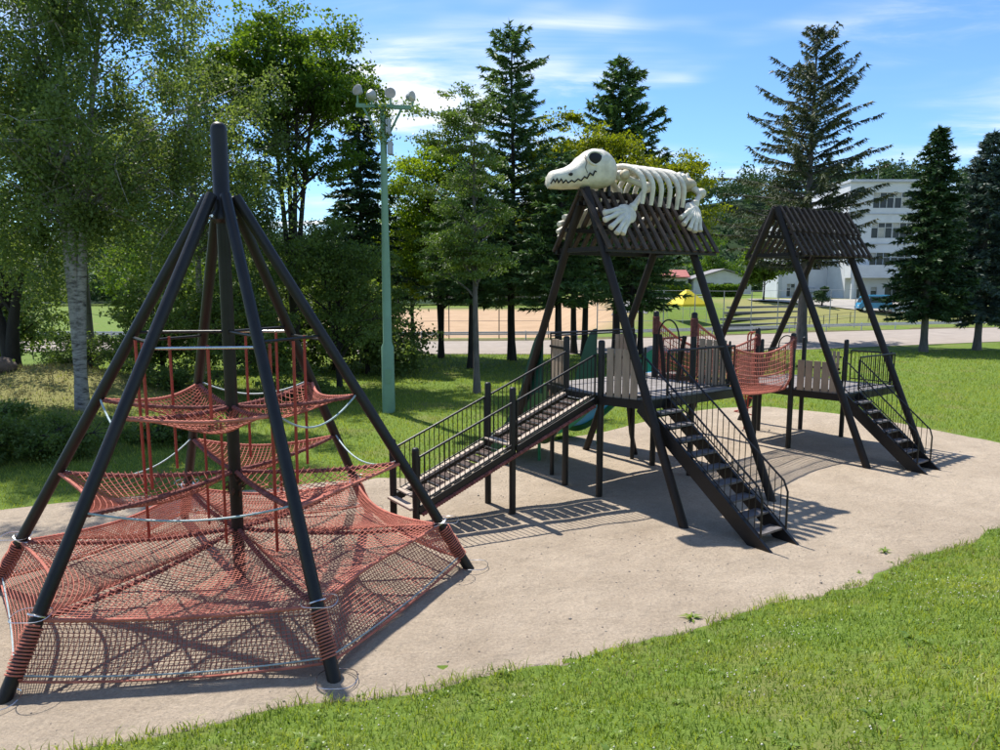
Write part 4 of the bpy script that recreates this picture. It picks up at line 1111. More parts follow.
L_fir = leaf_mat('dark_needle', (0.0225, 0.0562, 0.0225), (0.0638, 0.1162, 0.0375), 0.15, (1.3, 1.4, 0.8), .5, .35)
L_pine = leaf_mat('pine_needle', (0.0439, 0.0946, 0.0338), (0.1183, 0.1943, 0.0608), 0.22, (1.4, 1.5, 0.7), .5, .35)
L_larch = leaf_mat('airy_needle', (0.070, 0.125, 0.026), (0.170, 0.235, 0.050), 0.3, (1.4, 1.5, 0.7), .5, .35)
L_blue = leaf_mat('blue_needle', (0.0404, 0.0745, 0.0621), (0.1118, 0.1553, 0.1273), 0.12, (1.2, 1.4, 1.1), .5, .4)
L_brown = leaf_mat('brownish_needle', (0.034, 0.052, 0.022), (0.100, 0.125, 0.050), 0.18, (1.3, 1.2, 0.7), .5, .3)
L_hill = leaf_mat('far_wood_leaf', (0.0242, 0.0550, 0.0198), (0.0770, 0.1265, 0.0440), 0.2, (1.3, 1.4, 0.8), .6, .2)

def leaf_quads(P, D, Nn, L, W):
    """kite-shaped leaves: base P, pointing D, lying across Nn"""
    D = D / (np.linalg.norm(D, axis=1)[:, None] + 1e-9)
    S = np.cross(D, Nn); S /= np.linalg.norm(S, axis=1)[:, None] + 1e-9
    m = P + D * (L * .45)[:, None]
    v = np.stack([P, m + S * (W / 2)[:, None], P + D * L[:, None], m - S * (W / 2)[:, None]], 1).reshape(-1, 3)
    return v, np.arange(len(v))
def leaf_tris(P, D, Nn, L, W):
    D = D / (np.linalg.norm(D, axis=1)[:, None] + 1e-9)
    S = np.cross(D, Nn); S /= np.linalg.norm(S, axis=1)[:, None] + 1e-9
    v = np.stack([P + S * (W / 2)[:, None], P + D * L[:, None], P - S * (W / 2)[:, None]], 1).reshape(-1, 3)
    return v, np.arange(len(v))
def rdir(g, n): v = g.normal(size=(n, 3)); return v / np.linalg.norm(v, axis=1)[:, None]

def stem(path, r0, r1, n=10): k = len(path); return MB().tube(path, [r0 + (r1 - r0) * (i / (k - 1)) ** .8 for i in range(k)], n)
def curve(p, q, bend, g, k=6):
    p, q = np.array(p, float), np.array(q, float); m = (p + q) / 2 + bend
    t = np.linspace(0, 1, k)[:, None]
    c = (1 - t) ** 2 * p + 2 * t * (1 - t) * m + t * t * q
    c[1:-1] += g.normal(size=(k - 2, 3)) * np.linalg.norm(q - p) * .018
    return c

def broadleaf(name, label, x, y, lobes, trunk, leaf, bark, clumps, per, size, seed, cat='tree', group=None, sigma=.42, flat=.65, weep=0.0, limbs=26, stems=None, tr=.2, bias=.42, gap=.0, lmin=.22, lr=.55):
    g = np.random.default_rng(seed); z0 = float(ground_z(x, y)) - .05
    o = thing(name, label, cat, (x, y, z0), 0, group)
    # boughs fill the crown's volume, sprays sit round each bough, leaves in each spray
    nbg = max(8, clumps // 6)
    lob = np.array(lobes, float); vol = lob[:, 3] * lob[:, 4] * lob[:, 5]; pk = g.choice(len(lob), nbg, p=vol / vol.sum())
    d = rdir(g, nbg); rad = g.random(nbg) ** bias
    B = lob[pk, :3] + d * rad[:, None] * lob[pk, 3:6]
    B[:, 2] = np.maximum(B[:, 2], .15)
    if gap > 0:
        kk = fbm(B[:, 0] * .7 + B[:, 2] * .31 + 50, B[:, 2] * .75 - B[:, 1] * .4 + 50, seed) > gap; B = B[kk]
    bi = np.repeat(np.arange(len(B)), 7); bs = sigma * 1.45 * g.uniform(.7, 1.3, len(B))
    C = B[bi] + g.normal(size=(len(bi), 3)) * bs[bi][:, None] * np.array([1, 1, .42 + (.5 if weep else 0)])
    C[:, 2] = np.maximum(C[:, 2], .12)
    n = len(C) * per; ci = np.repeat(np.arange(len(C)), per)
    sg = sigma * .58 * g.uniform(.6, 1.4, len(C))
    off = g.normal(size=(n, 3)) * sg[ci][:, None] * np.array([1, 1, flat * .8])
    if weep: off[:, 2] -= np.abs(g.normal(size=n)) * weep * .75 * (.25 + .75 * g.random(len(C))[ci])
    P = C[ci] + off
    P[:, 2] = np.maximum(P[:, 2], .05)
    D = rdir(g, n) + np.array([0, 0, -.35]); Nn = rdir(g, n) + np.array([0, 0, .75])
    L = size * g.uniform(.65, 1.3, n)
    v, f = leaf_quads(P, D, Nn, L, L * g.uniform(.55, .8, n))
    tone = np.clip(g.random(len(B))[bi][ci] * .4 + g.random(len(C))[ci] * .3 + g.random(n) * .3, 0, 1)
    np_mesh('crown', v, f, 4, leaf, o, tone)
    tb = MB()
    stems = stems or [(0, 0)]
    H = trunk
    for (ax, ay) in stems:
        pth = [(ax * t ** 1.7 * H + .06 * (math.sin(3 * t + seed) - math.sin(seed)), ay * t ** 1.7 * H + .06 * (math.cos(4 * t + seed) - math.cos(seed)), H * t) for t in np.linspace(0, 1, 12)]
        k = len(pth); rr_ = [tr * (1.35 if i == 0 else 1) * (1 - .85 * (i / (k - 1)) ** 1.1) for i in range(k)]
        tb.tube(pth, rr_, 12)
    for i in range(len(B)):
        c = B[i]; ax, ay = stems[int(g.integers(len(stems)))]
        hz_ = np.hypot(c[0] - ax * c[2], c[1] - ay * c[2]); zt = min(max(lmin * H, c[2] - hz_ * g.uniform(.5, 1.1)), .93 * H); t = zt / H
        p0 = (ax * t ** 1.7 * H, ay * t ** 1.7 * H, zt)
        r0 = tr * (1 - .85 * t ** 1.1) * lr
        cv = curve(p0, c, np.array([0, 0, hz_ * (.12 if not weep else .3)]), g)
        tb.tube(cv, [max(.012, r0 * (1 - .85 * q)) for q in np.linspace(0, 1, len(cv))], 5, cap=False)
        for j in np.nonzero(bi == i)[0][:5]: tb.tube([c, (c + C[j]) / 2 + g.normal(size=3) * .04, C[j]], [.016, .011, .006], 3, cap=False)
    tb.build('trunk', bark, o, True, fix=False)
    return o

def conifer(name, label, x, y, H, R0, z0, leaf, bark, seed, cat='tree', group=None, step=.42, nb=6, droop=.25, lift=0.0, dens=1.0, pw=.85, tr=.2, irr=.25, needle=.30, start=.12, show=False, wid=.10, lean=0, open_=0, hang=.18, wob=0.0):
    g = np.random.default_rng(seed); gz_ = float(ground_z(x, y)) - .05
    o = thing(name, label, cat, (x, y, gz_), 0, group)
    tb = MB(); wig = g.normal(size=2) * .05
    def axis_at(z): return np.array([wig[0] * math.sin(z * .5) + lean * z, wig[1] * math.sin(z * .4 + 1), z])
    k = 16
    tb.tube([axis_at(H * i / (k - 1)) for i in range(k)], [tr * (1.3 if i == 0 else 1) * (1 - .95 * (i / (k - 1))) + .012 for i in range(k)], 12)
    PP, DD, NN, LL, WW, TT = [], [], [], [], [], []
    z = z0; a0 = g.uniform(0, 6)
    while z < H - .15:
        t = (z - z0) / (H - z0); Lr = R0 * (1 - t) ** pw * (.35 + .65 * min(1, t * 5 + .45)) + .12
        m = max(3, int(round(nb * (1 - .4 * t)))); a0 += 2.4
        for j in range(m):
            if open_ and g.random() < open_: continue
            L = Lr * g.uniform(1 - irr, 1 + irr * .5); az = a0 + 2 * PI * j / m + g.normal() * .25
            zz_ = z + g.normal() * step * .3; s = axis_at(min(zz_, H - .1))
            h = np.array([math.cos(az), math.sin(az), 0]); sd = np.array([-h[1], h[0], 0])
            K = max(4, int(L / .13)); u = np.linspace(0, 1, K)
            path = s + np.outer(u * L, h); path[:, 2] += L * (lift * (.4 + t) * u - droop * (1 - .6 * t) * u ** 1.6 + .10 * u ** 3)
            if wob: path[:, 2] += wob * L * .10 * np.sin(u * g.uniform(2, 5) + g.uniform(0, 6)) * u; path += np.outer(u ** 2 * L * g.normal() * .16, sd)
            if L > .35: tb.tube(path[::max(1, K // 5)], np.linspace(max(.012, .035 * L / 2.5), .008, len(path[::max(1, K // 5)])), 5 if show else 4, cap=False)
            n = max(3, int(K * 3.4 * dens)); ui = start + (1 - start) * g.random(n) ** .85
            base = np.stack([np.interp(ui, u, path[:, q]) for q in range(3)], 1)
            side = g.choice([-1, 1], n); tl = (.16 + .40 * L * (1 - ui) * .55) * g.uniform(.3, 1.1, n)
            fw = g.uniform(.35, .9, n)[:, None]
            dirs = sd * side[:, None] * (1 - fw * .5) + h * fw + np.stack([np.zeros(n), np.zeros(n), g.normal(-hang, .30, n)], 1)
            dirs /= np.linalg.norm(dirs, axis=1)[:, None]
            # each twig is two or three short needle sprays
            for q in range(2):
                PP.append(base + dirs * (tl * (q * .5))[:, None]); DD.append(dirs + g.normal(size=(n, 3)) * .25)
                NN.append(np.array([0, 0, 1.0]) + g.normal(size=(n, 3)) * .9); LL.append(needle * g.uniform(.6, 1.2, n)); WW.append(wid * g.uniform(.7, 1.3, n))
                TT.append(np.clip(g.uniform(.1, .7) + g.normal(size=n) * .2 + .15 * ui, 0, 1))
        z += step * (1 - .35 * t) * g.uniform(.8, 1.2)
    top = axis_at(H); n = 14
    PP.append(np.repeat(top[None], n, 0) - np.stack([np.zeros(n), np.zeros(n), g.random(n) * .8], 1)); DD.append(rdir(g, n) * .5 + np.array([0, 0, .9])); NN.append(rdir(g, n)); LL.append(np.full(n, needle)); WW.append(np.full(n, wid * .8)); TT.append(g.random(n))
    v, f = leaf_tris(np.concatenate(PP), np.concatenate(DD), np.concatenate(NN), np.concatenate(LL) * 1.12, np.concatenate(WW) * 1.1)
    np_mesh('crown', v, f, 3, leaf, o, np.concatenate(TT))
    tb.build('trunk', bark, o, True, fix=False)
    return o

# birches on the left
GB = 'birches on the left'
broadleaf('birch_tree', 'large birch with pale bark standing right behind the black net poles', -12.7, 21.3, [(0, 0, 10.5, 4.2, 3.6, 5.0), (2.4, .5, 7.6, 3.2, 2.8, 3.4), (-1.5, 0, 7.0, 3.2, 2.8, 3.0), (1.0, -.3, 13.5, 3.0, 2.6, 3.0)],
          13.5, L_birch, M_birch, 720, 118, .105, 11, group=GB, sigma=.30, flat=.9, weep=1.0, limbs=60, tr=.165, bias=.55, stems=[(0.0, 0), (.11, .02), (-.09, .03)], gap=.26, lmin=.42, lr=.34)
broadleaf('birch_tree', 'birch hanging into the upper left corner of the picture', -17.5, 22.5, [(0, 0, 11.5, 4.2, 3.6, 5.0), (1.5, 0, 8, 3.4, 3, 3.2)], 15, L_birch, M_birch, 380, 95, .10, 12, group=GB, lmin=.35, lr=.35, sigma=.33, flat=.9, weep=.9, limbs=34, tr=.16, bias=.5, stems=[(-.02, 0), (.08, .03)], gap=.28)
broadleaf('birch_tree', 'birch with drooping boughs just left of the tall round tree', -12.2, 29.0, [(0, 0, 10.0, 4.0, 3.4, 5.0), (-2, 0, 8, 3, 3, 4), (1.8, 0, 7.4, 2.6, 2.4, 3.2)], 15.0, L_birch, M_birch, 460, 80, .125, 13, group=GB, lmin=.35, lr=.35, sigma=.38, flat=.9, weep=.9, limbs=34, tr=.15, bias=.55, gap=.3)
broadleaf('forked_tree', 'dark low forked tree on the mound at the left edge', -19.0, 27.5, [(0, 0, 5.2, 3.2, 2.6, 2.2), (-2, 0, 6.8, 3, 2.6, 2.4)], 5.0, L_birch, M_barkD, 190, 84, .13, 14, sigma=.42, flat=.8, weep=.5, limbs=22, tr=.30, stems=[(.22, 0), (-.25, .05)])
broadleaf('park_tree', 'slim grey trunked tree behind the birch trunk', -20.2, 35, [(0, 0, 9.0, 3.4, 3, 4.0)], 12, L_birch, M_barkG, 210, 80, .14, 15, sigma=.5, flat=.8, weep=.7, limbs=20, tr=.20)
# tall round tree
broadleaf('tall_broadleaf_tree', 'tall round-crowned tree with many upright stems above the net pole tip', -9.2, 32.0, [(0, 0, 13.7, 3.3, 3.0, 2.9), (-1.6, 0, 12.6, 2.0, 2.0, 2.2), (1.9, 0, 12.4, 2.0, 2.0, 2.6), (.8, 0, 10.2, 2.4, 2.2, 2.0)],
          15.0, L_oak, M_barkD, 470, 90, .15, 21, sigma=.38, flat=.7, limbs=70, tr=.17, stems=[(-.06, 0), (.0, .02), (.055, -.02), (.11, .02)], bias=.40, gap=.25)
broadleaf('bushy_tree', 'bushy light green tree behind the right poles of the net', -6.6, 29.0, [(0, 0, 4.4, 2.3, 2.0, 2.2), (-1.2, 0, 5.6, 1.7, 1.7, 1.6), (1.0, 0, 3.2, 1.7, 1.7, 1.4)], 5.5, L_bush, M_barkD, 230, 84, .115, 22, sigma=.36, flat=.8, limbs=26, tr=.12, stems=[(.03, 0), (-.12, 0)])
broadleaf('bushy_tree', 'low dark bushy tree in shade behind the net', -10.4, 27.0, [(0, 0, 3.2, 2.2, 1.8, 1.9), (1.6, 0, 2.4, 1.7, 1.5, 1.3)], 4.2, L_bush, M_barkD, 170, 76, .12, 23, sigma=.36, flat=.8, limbs=20, tr=.12)
conifer('dark_conifer', 'dark conifer rising behind the green floodlight pole', -7.4, 38.5, 15.3, 2.9, 1.8, L_fir, M_barkD, 31, tr=.2, droop=.3, irr=.45, needle=.30, wid=.10, step=.32, nb=7, dens=1.4)
# understory that shades the lawn behind the net
GU = 'shaded understory trees'
for i, (x, y, h, lf, lb) in enumerate([(-16.0, 33.5, 5.6, L_birch, 'low dark tree between the two birch trunks'), (-13.6, 35.5, 6.4, L_bush, 'leafy low tree left of the net centre pole, far behind'), (-11.0, 36.0, 6.0, L_birch, 'leafy low tree right behind the net centre pole'), (-8.2, 35.0, 6.2, L_bush, 'leafy low tree under the tall round tree'), (-6.3, 33.6, 4.6, L_birch, 'small tree left of the floodlight pole foot'), (-24.5, 36.0, 6.0, L_birch, 'low tree at the left edge beyond the mound')]):
    broadleaf('understory_tree', lb, x, y, [(0, 0, h * .58, 1.9, 1.6, h * .36), (.9, 0, h * .36, 1.5, 1.4, h * .24), (-.9, 0, h * .34, 1.5, 1.4, h * .24)], h * .85, lf, M_barkD, 190, 50, .18, 500 + i, group=GU, sigma=.38, flat=.75, limbs=18, tr=.11, stems=[(.05, 0), (-.09, .02)], weep=.3)
# mixed group in the middle
GM = 'trees behind the ramp'
broadleaf('light_green_tree', 'light green tree with forked trunk right of the floodlight pole', -3.45, 41.4, [(0, 0, 8.2, 2.9, 2.4, 2.6), (-1.0, 0, 10.4, 2.2, 2.0, 1.8), (1.0, 0, 11.0, 1.8, 1.5, 1.5), (-.8, 0, 5.6, 2.8, 2, 1.7), (1.4, 0, 4.8, 1.8, 1.6, 1.2)], 11, L_lime, M_barkD, 330, 100, .155, 32, group=GM, sigma=.46, flat=.6, limbs=30, tr=.17, stems=[(.05, 0), (-.08, 0)], gap=.3)
broadleaf('light_green_tree', 'light green tree on thin trunk leaning behind the floodlight pole', -5.3, 43.2, [(0, 0, 6.2, 2.6, 2.0, 2.4), (.6, 0, 8.8, 1.6, 1.6, 1.6), (-.6, 0, 4.4, 2.2, 1.8, 1.0)], 9, L_lime, M_barkD, 230, 95, .16, 33, group=GM, sigma=.46, flat=.6, limbs=20, tr=.13)
broadleaf('airy_tree', 'slender airy tree with grey trunk, nearest of the middle trees', -.89, 27.3, [(-.6, 0, 10.3, 1.4, 1.2, 1.7), (-.2, 0, 8.0, 1.5, 1.4, 1.8), (.1, 0, 5.6, 1.8, 1.6, 1.6)], 10.6, L_larch, M_barkG, 270, 90, .10, 34, group=GM, sigma=.27, flat=.5, limbs=46, tr=.13, bias=.5)
conifer('tall_fir', 'tallest dark fir with ragged tip in the middle of the group', .68, 40.3, 17.9, 3.7, 3.4, L_pine, M_barkD, 35, group=GM, tr=.22, droop=.16, lift=.26, irr=.7, needle=.30, wid=.10, pw=.46, wob=.4, step=.34, nb=6, dens=1.2)
conifer('dark_pine', 'dark pine filling the gap left of the front gable', 3.0, 36.0, 11.0, 2.9, 3.4, L_pine, M_barkD, 36, group=GM, tr=.2, droop=.15, irr=.45, needle=.30, wid=.09, step=.32, nb=7, dens=1.3, pw=.5)
conifer('dark_pine', 'dark pine standing close behind the airy grey-trunked tree', -1.5, 36.5, 10.5, 2.8, 3.6, L_pine, M_barkD, 37, group=GM, tr=.18, droop=.15, irr=.45, needle=.30, wid=.09, step=.32, nb=7, dens=1.3, pw=.5)
broadleaf('yellow_green_tree', 'yellow-green tree rising behind the skeleton head', 5.0, 42.0, [(0, 0, 11.3, 3.2, 3.0, 3.0), (-2.2, 0, 9.0, 2.6, 2.4, 2.6), (2.0, 0, 8.6, 2.6, 2.4, 2.4)], 13.0, L_yel, M_barkD, 380, 100, .16, 38, group=GM, sigma=.46, flat=.5, limbs=36, tr=.2, gap=.28)
broadleaf('yellow_green_tree', 'yellow-green tree with tiered boughs right of the tall pine', 8.6, 43.5, [(0, 0, 10.6, 2.9, 2.6, 2.2), (.6, 0, 8.0, 3.0, 2.6, 2.2)], 12.0, L_yel, M_barkD, 280, 100, .16, 39, group=GM, sigma=.48, flat=.45, limbs=30, tr=.18, gap=.28)
conifer('tall_pine', 'bushy-topped dark pine above the skeleton ribs', 7.8, 47.5, 18.5, 4.6, 4.0, L_pine, M_barkD, 40, group=GM, tr=.26, droop=.10, lift=.30, irr=.5, needle=.36, wid=.12, pw=.6, step=.36, nb=7, dens=1.25)
conifer('dark_pine', 'dark pine whose trunk shows between the ramp railing and the tower', 4.6, 44.0, 12.0, 2.8, 4.2, L_pine, M_barkD, 41, group=GM, tr=.2, droop=.18, irr=.45, needle=.30, wid=.09, step=.32, nb=7, dens=1.3, pw=.55)
conifer('dark_pine', 'dark pine directly behind the slatted skeleton roof', 7.2, 39.0, 9.5, 2.7, 3.2, L_pine, M_barkD, 42, group=GM, tr=.18, droop=.2, irr=.45, needle=.30, wid=.09, step=.32, nb=7, dens=1.3, pw=.5)
# conifers on the right
conifer('sparse_spruce', 'big thinning spruce with visible branches above the second tower', 22.3, 52.5, 22.3, 5.7, 5.6, L_brown, M_barkG, 51, tr=.36, droop=.22, lift=.46, irr=.6, hang=.55, needle=.34, wid=.085, pw=.62, step=.34, nb=6, start=.12, show=True, dens=1.05, open_=.20, wob=.6)
conifer('dark_spruce', 'dense dark spruce before the white building', 27.0, 45.1, 14.0, 2.75, 2.4, L_fir, M_barkG, 52, tr=.22, droop=.24, irr=.35, needle=.30, wid=.11, pw=.72, step=.30, nb=9, dens=1.5)
conifer('blue_spruce', 'bluish spruce at the right edge', 31.3, 46.5, 13.9, 3.1, 2.2, L_blue, M_barkG, 53, tr=.22, droop=.20, irr=.35, needle=.30, wid=.11, pw=.62, step=.31, nb=9, dens=1.5)
conifer('dark_spruce', 'dark spruce half outside the right edge of the picture', 37.5, 50.5, 13.0, 3.2, 1.6, L_fir, M_barkG, 54, tr=.24, droop=.22, irr=.25, needle=.38, wid=.16, pw=.7, step=.42, nb=7, dens=1.1)

# trees farther off
GF = 'trees beyond the road'
far = [(-31, 66, 12, L_oak, 'broad tree far left beyond the lawn'), (-25, 72, 10, L_birch, 'grey-green tree far left beyond the lawn'), (-38, 78, 14, L_oak, 'tall dark tree at the far left'), (-17.5, 60, 8.5, L_bush, 'round tree seen low between the net poles'),
       (14.5, 88, 11.0, L_oak, 'broad tree beyond the road left of the yellow tent'), (20.0, 150, 13, L_oak, 'round dark tree far behind the yellow tent'), (31.0, 84.0, 6.6, L_oak, 'round clipped tree left of the white building'), (31.0, 152, 12, L_birch, 'tree above the low house roof'), (45, 152, 12, L_oak, 'tree peeping out beside the white building')]
for i, (x, y, h, lf, lb) in enumerate(far):
    broadleaf('park_tree', lb, x, y, [(0, 0, h * .62, h * .32, h * .28, h * .36), (h * .14, 0, h * .45, h * .25, h * .24, h * .22), (-h * .15, 0, h * .48, h * .24, h * .22, h * .22)], h * .8, lf, M_barkD, 130, 40, .38, 100 + i, group=GF, sigma=h * .055, flat=.7, limbs=14, tr=h * .016, bias=.36)
pn = thing('cloud_pruned_pine', 'small clipped pine in front of the white building', 'tree', (36.3, 80.5, float(ground_z(36.3, 80.5))))
g = np.random.default_rng(5); P = []
for (cx, cz, rx, rz_) in ((0, .75, 1.05, .35), (-.3, 1.35, .7, .3), (.25, 1.85, .45, .28)):
    d = rdir(g, 700) * g.random(700)[:, None] ** .35; P.append(d * np.array([rx, rx * .8, rz_]) + np.array([cx, 0, cz]))
P = np.concatenate(P); n = len(P)
v, f = leaf_quads(P, rdir(g, n), rdir(g, n), np.full(n, .22), np.full(n, .10)); np_mesh('crown', v, f, 4, L_fir, pn, g.random(n))
MB().tube([(0, 0, -.1), (.1, 0, .8), (-.05, 0, 1.9)], [.12, .09, .03], 8).build('trunk', M_barkD, pn, True)

# shrubs
shr = [(-12.4, 16.3, 1.5, 1.0, 'dark shrub at the left edge behind the net'), (-10.6, 17.0, 1.3, .8, 'dark low shrub just behind the leftmost net pole'), (-13.9, 18.2, 1.4, 1.0, 'shrub with dead twigs below the dry mound'), (-9.0, 18.6, 1.1, .62, 'small shrub at the foot of the birch'),
       (-15.2, 26.2, 1.6, 1.3, 'round shrub on the mound behind the birch trunk'), (-11.5, 25.2, 1.8, 1.2, 'shaded shrub right of the birch trunk'), (-17.6, 30.5, 1.6, 1.3, 'bright shrub between the birch and the forked tree'), (-7.6, 25.6, 1.5, 1.0, 'dark shrub in shade behind the net pole'), (-21.0, 24.5, 1.5, 1.0, 'shrub beside the brown boulder')]
for i, (x, y, r, h, lb) in enumerate(shr):
    broadleaf('shrub', lb, x, y, [(0, 0, h * .55, r, r * .8, h * .6), (r * .4, .1, h * .4, r * .6, r * .5, h * .5), (-r * .45, 0, h * .4, r * .6, r * .5, h * .45)], h * .9, L_bush if i != 2 else L_larch, M_barkD, 80, 70, .085, 200 + i, cat='shrub', group='shrubs round the mound', sigma=.2, flat=.8, limbs=24, tr=.035, stems=[(.25, 0), (-.3, .1), (.05, -.2)])
# hedges by the far lawn
for i, (x0, x1, y, h, lb) in enumerate(((21.8, 27.5, 104, 1.9, 'clipped hedge left of the low house'), (30.2, 35.0, 104, 1.8, 'clipped hedge right of the yellow tent'))):
    g = np.random.default_rng(300 + i); n = 5200; z0 = float(ground_z((x0 + x1) / 2, y)) - .1
    o = thing('hedge', lb, 'hedge', ((x0 + x1) / 2, y, z0), 0, 'clipped hedges')
    P = np.stack([g.uniform(-.5, .5, n) * (x1 - x0), g.uniform(-.9, .9, n), h * g.random(n) ** .6], 1) + g.normal(size=(n, 3)) * .06
    v, f = leaf_quads(P, rdir(g, n), rdir(g, n), np.full(n, .30), np.full(n, .2)); np_mesh('foliage', v, f, 4, L_lime if i == 0 else L_oak, o, g.random(n))
    b = MB()
    for q in np.linspace(-.42, .42, 6): b.tube([(q * (x1 - x0), 0, -.1), (q * (x1 - x0) + .1, 0, h * .8)], .05, 6)
    b.build('stem', M_barkD, o)

# far wood and forested hill
def wood(name, label, crowns, leaf, per, size, seed):
    g = np.random.default_rng(seed); c = np.array(crowns); k = len(c); ci = np.repeat(np.arange(k), per); n = len(ci)
    d = rdir(g, n) ; d[:, 2] = np.abs(d[:, 2]) * 1.0 - .15 * g.random(n)
    P = c[ci, :3] + d * (g.random(n) ** .3)[:, None] * c[ci, 3:6]
    L = size * g.uniform(.6, 1.4, n)
    v, f = leaf_tris(P, rdir(g, n), d + rdir(g, n) * .6, L, L * .9)
    return tag(np_mesh(name, v, f, 3, leaf, None, np.clip(g.random(k)[ci] * .6 + g.random(n) * .4, 0, 1)), label, 'wood', kind='stuff')
HX, HY = np.meshgrid(np.linspace(-420, 700, 90), np.linspace(170, 620, 34))
def hill_z(x, y):
    ridge = 40 * np.exp(-((x - 130) / 150) ** 2) + 14 * np.exp(-((x + 200) / 160) ** 2) + 30 * np.exp(-((x - 380) / 170) ** 2) + 10 * fbm(x * .012 + 9, y * .012, 91)
    return -1.2 + ridge * sstep(190, 340, y)
HZ = hill_z(HX, HY); hn, hm = HX.shape[1], HX.shape[0]
a, b = np.meshgrid(np.arange(hm - 1), np.arange(hn - 1), indexing='ij'); k0 = (a * hn + b).ravel()
HILL = np_mesh('hill', np.stack([HX, HY, HZ], -1).reshape(-1, 3), np.stack([k0, k0 + 1, k0 + 1 + hn, k0 + hn], -1).ravel(), 4, pm('hill_undergrowth', (.02, .04, .015), .95, .3, .2, 0, spec=.1), smooth=True)
tag(HILL, kind='structure')
g = np.random.default_rng(77); cr = []
while len(cr) < 1300:
    x, y = g.uniform(-200, 330), g.uniform(195, 360)
    if abs(x) > y * .85 + 20: continue
    s = g.uniform(.7, 1.25); conif = g.random() < .35
    cr.append((x, y, float(hill_z(x, y)) + 5.0 * s, (2.6 if conif else 4.4) * s, (2.6 if conif else 4.4) * s, (9.5 if conif else 6.0) * s))
for x in np.arange(-190, 120, 2.1):
    s = g.uniform(.8, 1.35); y = 186 + g.uniform(-5, 8); cr.append((x, y, 4.2 * s - 1.5, 3.4 * s, 3.0 * s, 7.0 * s))
    cr.append((x + 1, y + 4, .6, 3.2, 2.6, 3.4))
wood('far_wood', 'forested hill and far treeline behind the grounds', cr, L_hill, 125, 1.05, 78)
# ---------------------------------------------------------------- background: school, house, cars, fences
M_white = pm('white_render', (0.60, 0.615, 0.63), 0.75, 0.08, 0.6, 0.15, 8)
M_white2 = pm('pale_grey_trim', (0.44, 0.46, 0.49), 0.7, 0.10, 1.0, 0.1, 8)
M_winf = pm('window_frame_grey', (0.50, 0.52, 0.52), 0.5, 0.1, 2, 0)
M_pane = pm('dark_window_glass', (0.022, 0.028, 0.032), 0.2, 0.3, .5, 0, spec=.35)
M_curt = pm('curtain_cream', (0.42, 0.41, 0.36), 0.8, 0.15, 3, 0)
def window(root, x0, x1, z0, z1, y, nx, transom=.68, curtain=False, side=-1):
    fr = MB(); w = .07
    fr.box(((x0 + x1) / 2, y + .02 * side, z0 - .04), (x1 - x0 + .2, .16, .08)); fr.box(((x0 + x1) / 2, y, z1), (x1 - x0 + .1, .10, w))
    zt = z0 + (z1 - z0) * transom
    for i in range(nx + 1): fr.box((x0 + (x1 - x0) * i / nx, y - .001 * i, (z0 + z1) / 2), (w, .09, z1 - z0 - .002))
    fr.box(((x0 + x1) / 2, y + .004, zt), (x1 - x0, .07, w))
    o = fr.build('window', M_winf, root)
    for i in range(nx):
        xa, xb = x0 + (x1 - x0) * i / nx + .03, x0 + (x1 - x0) * (i + 1) / nx - .03
        piece('pane', (xa, y + .05, (z0 + zt) / 2), (xb, y + .05, (z0 + zt) / 2), .02, zt - z0 - .06, M_curt if (curtain and i % 2) else M_pane, o)
        piece('pane', (xa, y + .05, (z1 + zt) / 2), (xb, y + .05, (z1 + zt) / 2), .02, z1 - zt - .06, M_curt if i % 3 == 0 else M_pane, o)
bz = 1.7
SB = thing('school_building', 'white four-storey building with rows of windows behind the right trees', 'building', (44.3, 92.0, bz))
H = 15.4
def wall_with_holes(x0, x1, z0, z1, y, holes, th=.3):
    """front wall of boxes around rectangular openings (all rows share columns)"""
    m = MB(); zs = sorted({z for h in holes for z in h[2:]} | {z0, z1})
    for za, zb in zip(zs[:-1], zs[1:]):
        cut = sorted((h[0], h[1]) for h in holes if h[2] <= za + 1e-6 and h[3] >= zb - 1e-6); x = x0
        for a, b in cut + [(x1, x1)]:
            if a - x > .01: m.box(((x + a) / 2, y + th / 2, (za + zb) / 2), (a - x, th, zb - za))
            x = b
    return m
# right block (front to the viewer), local origin at its lower left corner
holes = []
for fl in range(1, 4):
    z0 = fl * 3.75 + 1.0
    holes += [(3.0, 8.4, z0, z0 + 1.9)]
holes += [(1.5, 2.6, .9, 2.6), (3.4, 4.2, .9, 2.3), (5.2, 8.2, .05, 2.7)]
wall_with_holes(0, 9.1, 0, H, 0, holes).build('wall', M_white, SB)
bl = MB().box((.15, 8.2, H / 2), (.296, 15.7, H - .004)).box((8.95, 8.2, H / 2), (.296, 15.7, H - .004)).box((4.55, 15.9, H / 2), (9.0, .3, H - .01))
for fl in range(0, 4): bl.box((4.55, 8, fl * 3.75 + .02), (8.45, 15.3, .2))
bl.build('wall', M_white, SB)
MB().box((4.55, 8.0, H + .12), (9.4, 16.6, .24)).box((4.55, 8.0, H + .3), (8.8, 16, .16)).build('roof', M_white2, SB)
for fl in range(1, 4):
    z0 = fl * 3.75 + 1.0; window(SB, 3.0, 5.65, z0, z0 + 1.9, .14, 3, curtain=fl == 2); window(SB, 5.75, 8.4, z0, z0 + 1.9, .14, 3, curtain=fl == 3)
window(SB, 1.5, 2.6, .9, 2.6, .14, 2); window(SB, 3.4, 4.2, .9, 2.3, .14, 1)
dr = MB().box((6.7, .2, 2.66), (3.0, .1, .1))
for x in (5.22, 6.2, 7.2, 8.18): dr.box((x, .2, 1.34), (.08, .1, 2.56))
dr = dr.build('entrance', M_winf, SB)
for x in (5.25, 6.23, 7.23): piece('pane', (x + .03, .26, 1.3), (x + .92, .26, 1.3), .02, 2.5, M_pane, dr)
